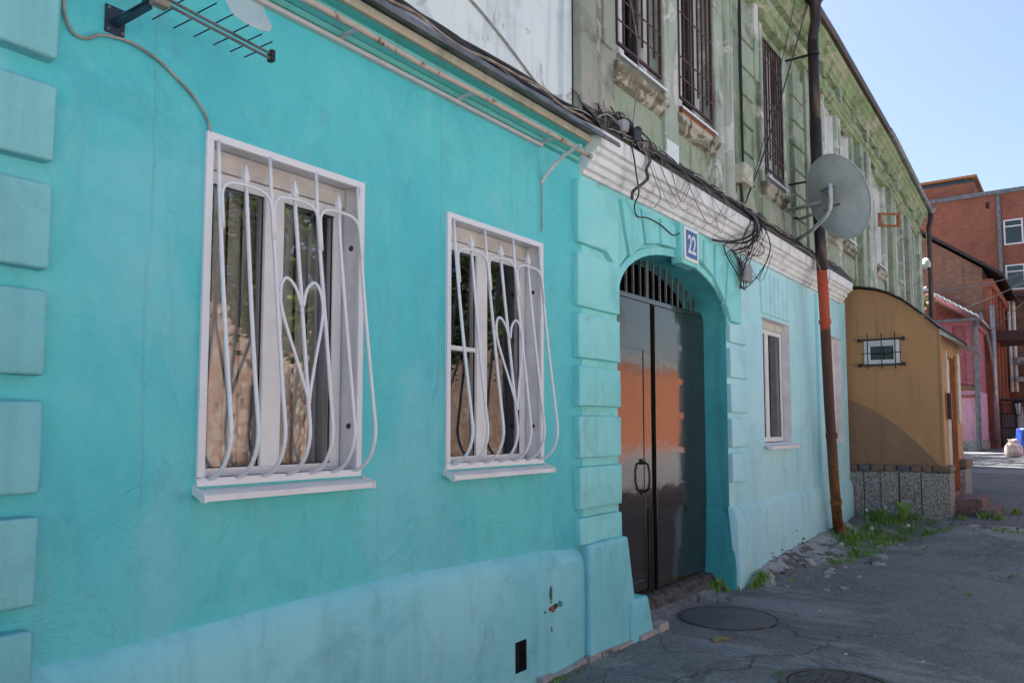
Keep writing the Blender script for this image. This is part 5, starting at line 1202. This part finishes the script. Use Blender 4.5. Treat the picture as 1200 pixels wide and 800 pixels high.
# broken concrete apron along the foot of the pale wall
ap = thing('concrete_apron', None, None, (10, -.3, .1), kind='structure')
r2 = random.Random(21)
am = MB(); axs = [8.25 + .05 * i for i in range(89)]; ays = [-.06 - .05 * i for i in range(22)]
for x in axs:
    out = -.30 - .42 * math.exp(-((x - 10.1) / .75) ** 2) - .10 * noise.noise(Vector((x * 2.2, 1, 0))) - .08 * sst(11, 12, x)
    for y in ays:
        f_ = sst(out, out + .12, y) * sst(8.25, 8.5, x) * (1 - sst(12.3, 12.6, x))
        cell = noise.voronoi(Vector((x * 2.6, y * 3.2, 0)))[0]; gap = max(0, 1 - (cell[1] - cell[0]) * 9)
        h = .030 + .034 * noise.noise(Vector((x * 5, y * 5, 2))) + .026 * noise.noise(Vector((x * 15, y * 15, 4))) - .05 * gap + .05 * sst(-.25, -.1, y)
        am.v.append((x + .01 * noise.noise(Vector((x * 9, y * 9, 7))), y, gz(x, y) + (h if f_ > .5 else h * f_) - .05 * (1 - f_)))
for a in range(len(axs) - 1):
    for k in range(len(ays) - 1): p = a * len(ays) + k; am.f.append((p, p + len(ays), p + len(ays) + 1, p + 1))
am.build('broken_slab', 'concrete', ap)
for (x, y, s_) in ((8.42, -.24, .13), (10.45, -.92, .16), (10.1, -.98, .12), (12.75, -.9, .13), (9.3, -.66, .10)):
    n_ = r2.randint(7, 10); ph = r2.uniform(0, 6)
    poly = [(x + s_ * 1.25 * r2.uniform(.6, 1.1) * math.cos(ph + 2 * math.pi * k / n_), min(-.11, y + s_ * .75 * r2.uniform(.6, 1.1) * math.sin(ph + 2 * math.pi * k / n_))) for k in range(n_)]
    z = gz(x, y); MB().prism_z(poly, z - .1, z + r2.uniform(.008, .022)).build('concrete_fragment', 'concrete', ap, bevel=.008, rough=.012)
for k in range(60):
    x = r2.uniform(8.3, 12.4); y = r2.uniform(-1.0, -.14); s_ = r2.uniform(.010, .035); z = gz(x, y)
    MB().box(x - s_, x + s_ * 1.3, y - s_, y + s_, z - .01, z + s_ * .9).build('rubble', 'concrete', ap, bevel=s_ * .35, seg=1, rough=.01)
# litter
lf = MB().prism_z([(5.95, -.62), (6.03, -.68), (6.12, -.70), (6.10, -.62), (6.02, -.56)], gz(6, -.6) + .006, gz(6, -.6) + .014).build('dry_leaf', 'dead_leaf', rough=.01)
tag(lf, 'dry yellow leaf lying on the asphalt near the round cover', 'leaf')
for (x, y, lb) in ((6.2, -1.52, 'small white pebble on open asphalt to the right of the manhole cover'), (6.35, -2.0, 'small white pebble near the long asphalt crack'), (7.5, -1.0, 'pale stone chip on the asphalt between cover and concrete apron')):
    tag(MB().lathe((x, y, gz(x, y) - .002), (0, 0, 1), [(.001, 0), (.012, .002), (.010, .010), (.001, .013)], 7).build('pebble', 'white_dull', rough=.006), lb, 'pebble')
# grass and weeds
gr = MB(); r3 = random.Random(5)
def tuft(x, y, n_, spread, h, broad=.006):
    for _ in range(n_):
        px = x + r3.gauss(0, spread); py = min(-.115 if px > 7.9 else y + .05, y + r3.gauss(0, spread * .55)); z = gz(px, py) if px < 12.6 or py > -1.42 else .312
        hh = h * r3.uniform(.4, 1.1); a = r3.uniform(0, 6.28); ln_ = r3.uniform(.2, .9) * hh; wd = broad * r3.uniform(.6, 1.5)
        dx, dy = math.cos(a), math.sin(a); sx, sy = -dy * wd, dx * wd
        b0 = Vector((px, py, z - .01)); b1 = b0 + Vector((dx * ln_ * .35, dy * ln_ * .35, hh * .65)); b2 = b0 + Vector((dx * ln_, dy * ln_, hh))
        s_ = Vector((sx, sy, 0)); gr.face([b0 - s_, b0 + s_, b1 + s_ * .8, b1 - s_ * .8]); gr.face([b1 - s_ * .8, b1 + s_ * .8, b2])
for k in range(80):       # main weedy strip between pipe foot and porch
    x = r3.uniform(11.0, 13.15); y = r3.uniform(-1.25, -.15) if x > 11.9 else r3.uniform(-.75, -.15)
    tuft(x, y, rnd.randint(10, 44), rnd.uniform(.05, .13), rnd.uniform(.05, .15) if y > -.9 else .07)
for k in range(26): tuft(r3.uniform(10.6, 12.2), r3.uniform(-.9, -.5), 16, .08, .07)
for k in range(46): tuft(12.15 + r3.uniform(-.12, .1), r3.uniform(-4.5, -1.1), 14, .07, .06)
for (x, y, n_, h) in ((9.75, -.58, 50, .07), (9.95, -.66, 50, .06), (10.3, -.70, 60, .09), (10.5, -.85, 40, .06), (8.42, -.18, 70, .13), (8.2, -.17, 40, .09), (8.15, -.2, 20, .07), (7.75, .06, 40, .11), (7.86, .0, 24, .07), (7.45, -.18, 22, .035), (4.75, -.15, 26, .03), (5.0, -.17, 24, .03), (4.6, -.16, 20, .025), (4.5, -.14, 30, .04), (5.15, -.26, 18, .025), (5.35, -.32, 18, .02), (5.6, -.42, 14, .02),
                    (5.45, -1.27, 24, .03), (6.1, -.68, 14, .025), (9.0, -2.0, 24, .04), (9.6, -2.6, 24, .04), (10.2, -2.3, 20, .04), (8.7, -.45, 18, .05), (11.2, -1.3, 20, .04), (13.35, -1.95, 60, .12), (13.45, -1.75, 40, .14), (14.4, -2.1, 50, .13), (13.15, -1.5, 40, .1), (13.2, -.9, 60, .12), (13.2, -.4, 60, .12)):
    tuft(x, y, n_, .07 if n_ > 30 else .05, h)
# long crack lines picked out with moss
for (p, q) in (((5.3, -.33), (6.3, -1.0)), ((8.6, -1.35), (9.2, -2.4)), ((7.2, -.5), (8.0, -2.4))):
    for k in range(22): tuft(lerp(p[0], q[0], k / 21), lerp(p[1], q[1], k / 21), 3, .025, .012, .004)
gr2, keep = MB(), gr
gr = gr2
for k in range(40): tuft(r3.uniform(10.9, 13.1), r3.uniform(-1.2, -.15), 5, .08, .16, .003)
for k in range(30): tuft(r3.uniform(8.4, 12.4), r3.uniform(-.75, -.15), 4, .07, .07, .003)
dg_ = gr2.build('dry_grass', 'straw'); tag(dg_, 'dry straw-coloured stems among the weeds at the wall foot', 'grass', kind='stuff'); gr = keep
go = gr.build('grass', 'leaf'); tag(go, 'short green grass and weeds along the foot of the walls', 'grass', kind='stuff')
def weed(x, y, n_, h, wd, label, name='weed_plant'):
    t = thing(name, label, 'weed', (x, y, gz(x, y)))
    for k in range(n_):
        a = 2 * math.pi * k / n_ + r3.uniform(-.3, .3); hh = h * r3.uniform(.7, 1.1); L_ = hh * r3.uniform(.3, .7); z = gz(x, y)
        pts = [Vector((x + L_ * u * math.cos(a), y + L_ * u * math.sin(a), z + hh * (1.15 * u - .2 * u * u))) for u in (0, .3, .6, .85, 1)]
        s_ = Vector((-math.sin(a), math.cos(a), 0)); ws = [.15, .7, 1, .65, .02]; lfm = MB()
        for j in range(4): lfm.face([pts[j] - s_ * wd * ws[j], pts[j] + s_ * wd * ws[j], pts[j + 1] + s_ * wd * ws[j + 1], pts[j + 1] - s_ * wd * ws[j + 1]])
        lfm.build('leaf', 'leaf', t)
weed(12.95, -.78, 6, .34, .045, 'broad-leaved weed standing against the granite base of the porch')
weed(13.05, -.45, 7, .15, .03, 'low leafy weed beside the granite base near the blue wall')
weed(8.36, -.20, 9, .15, .022, 'leafy weed sprouting at the foot of the arch jamb')
weed(7.78, .04, 7, .12, .018, 'small weed growing at the gate threshold')
weed(10.35, -.68, 8, .12, .022, 'rosette weed growing through the broken concrete apron')
weed(12.05, -.6, 8, .14, .025, 'rosette weed in the grass near the drainpipe foot')
for (x, y, h, lb) in ((12.6, -.35, .22, 'dandelion clock close to the blue wall end'), (12.75, -.58, .24, 'dandelion clock before the granite base'), (11.6, -.62, .16, 'dandelion clock beside the drainpipe foot'), (12.3, -.95, .15, 'dandelion clock at the outer edge of the grass'), (10.25, -.55, .13, 'dandelion clock on the broken concrete apron')):
    t = thing('dandelion', lb, 'dandelion', (x, y, gz(x, y))); z = gz(x, y)
    MB().tube([(x, y, z), (x + .01, y + .005, z + h)], .0035, 5).build('stalk', 'leaf', t)
    MB().lathe((x + .01, y + .005, z + h), (0, 0, 1), [(.001, -.022), (.018, -.014), (.023, 0), (.018, .014), (.001, .022)], 10).build('seed_head', 'puff', t, smooth=True, rough=.003)
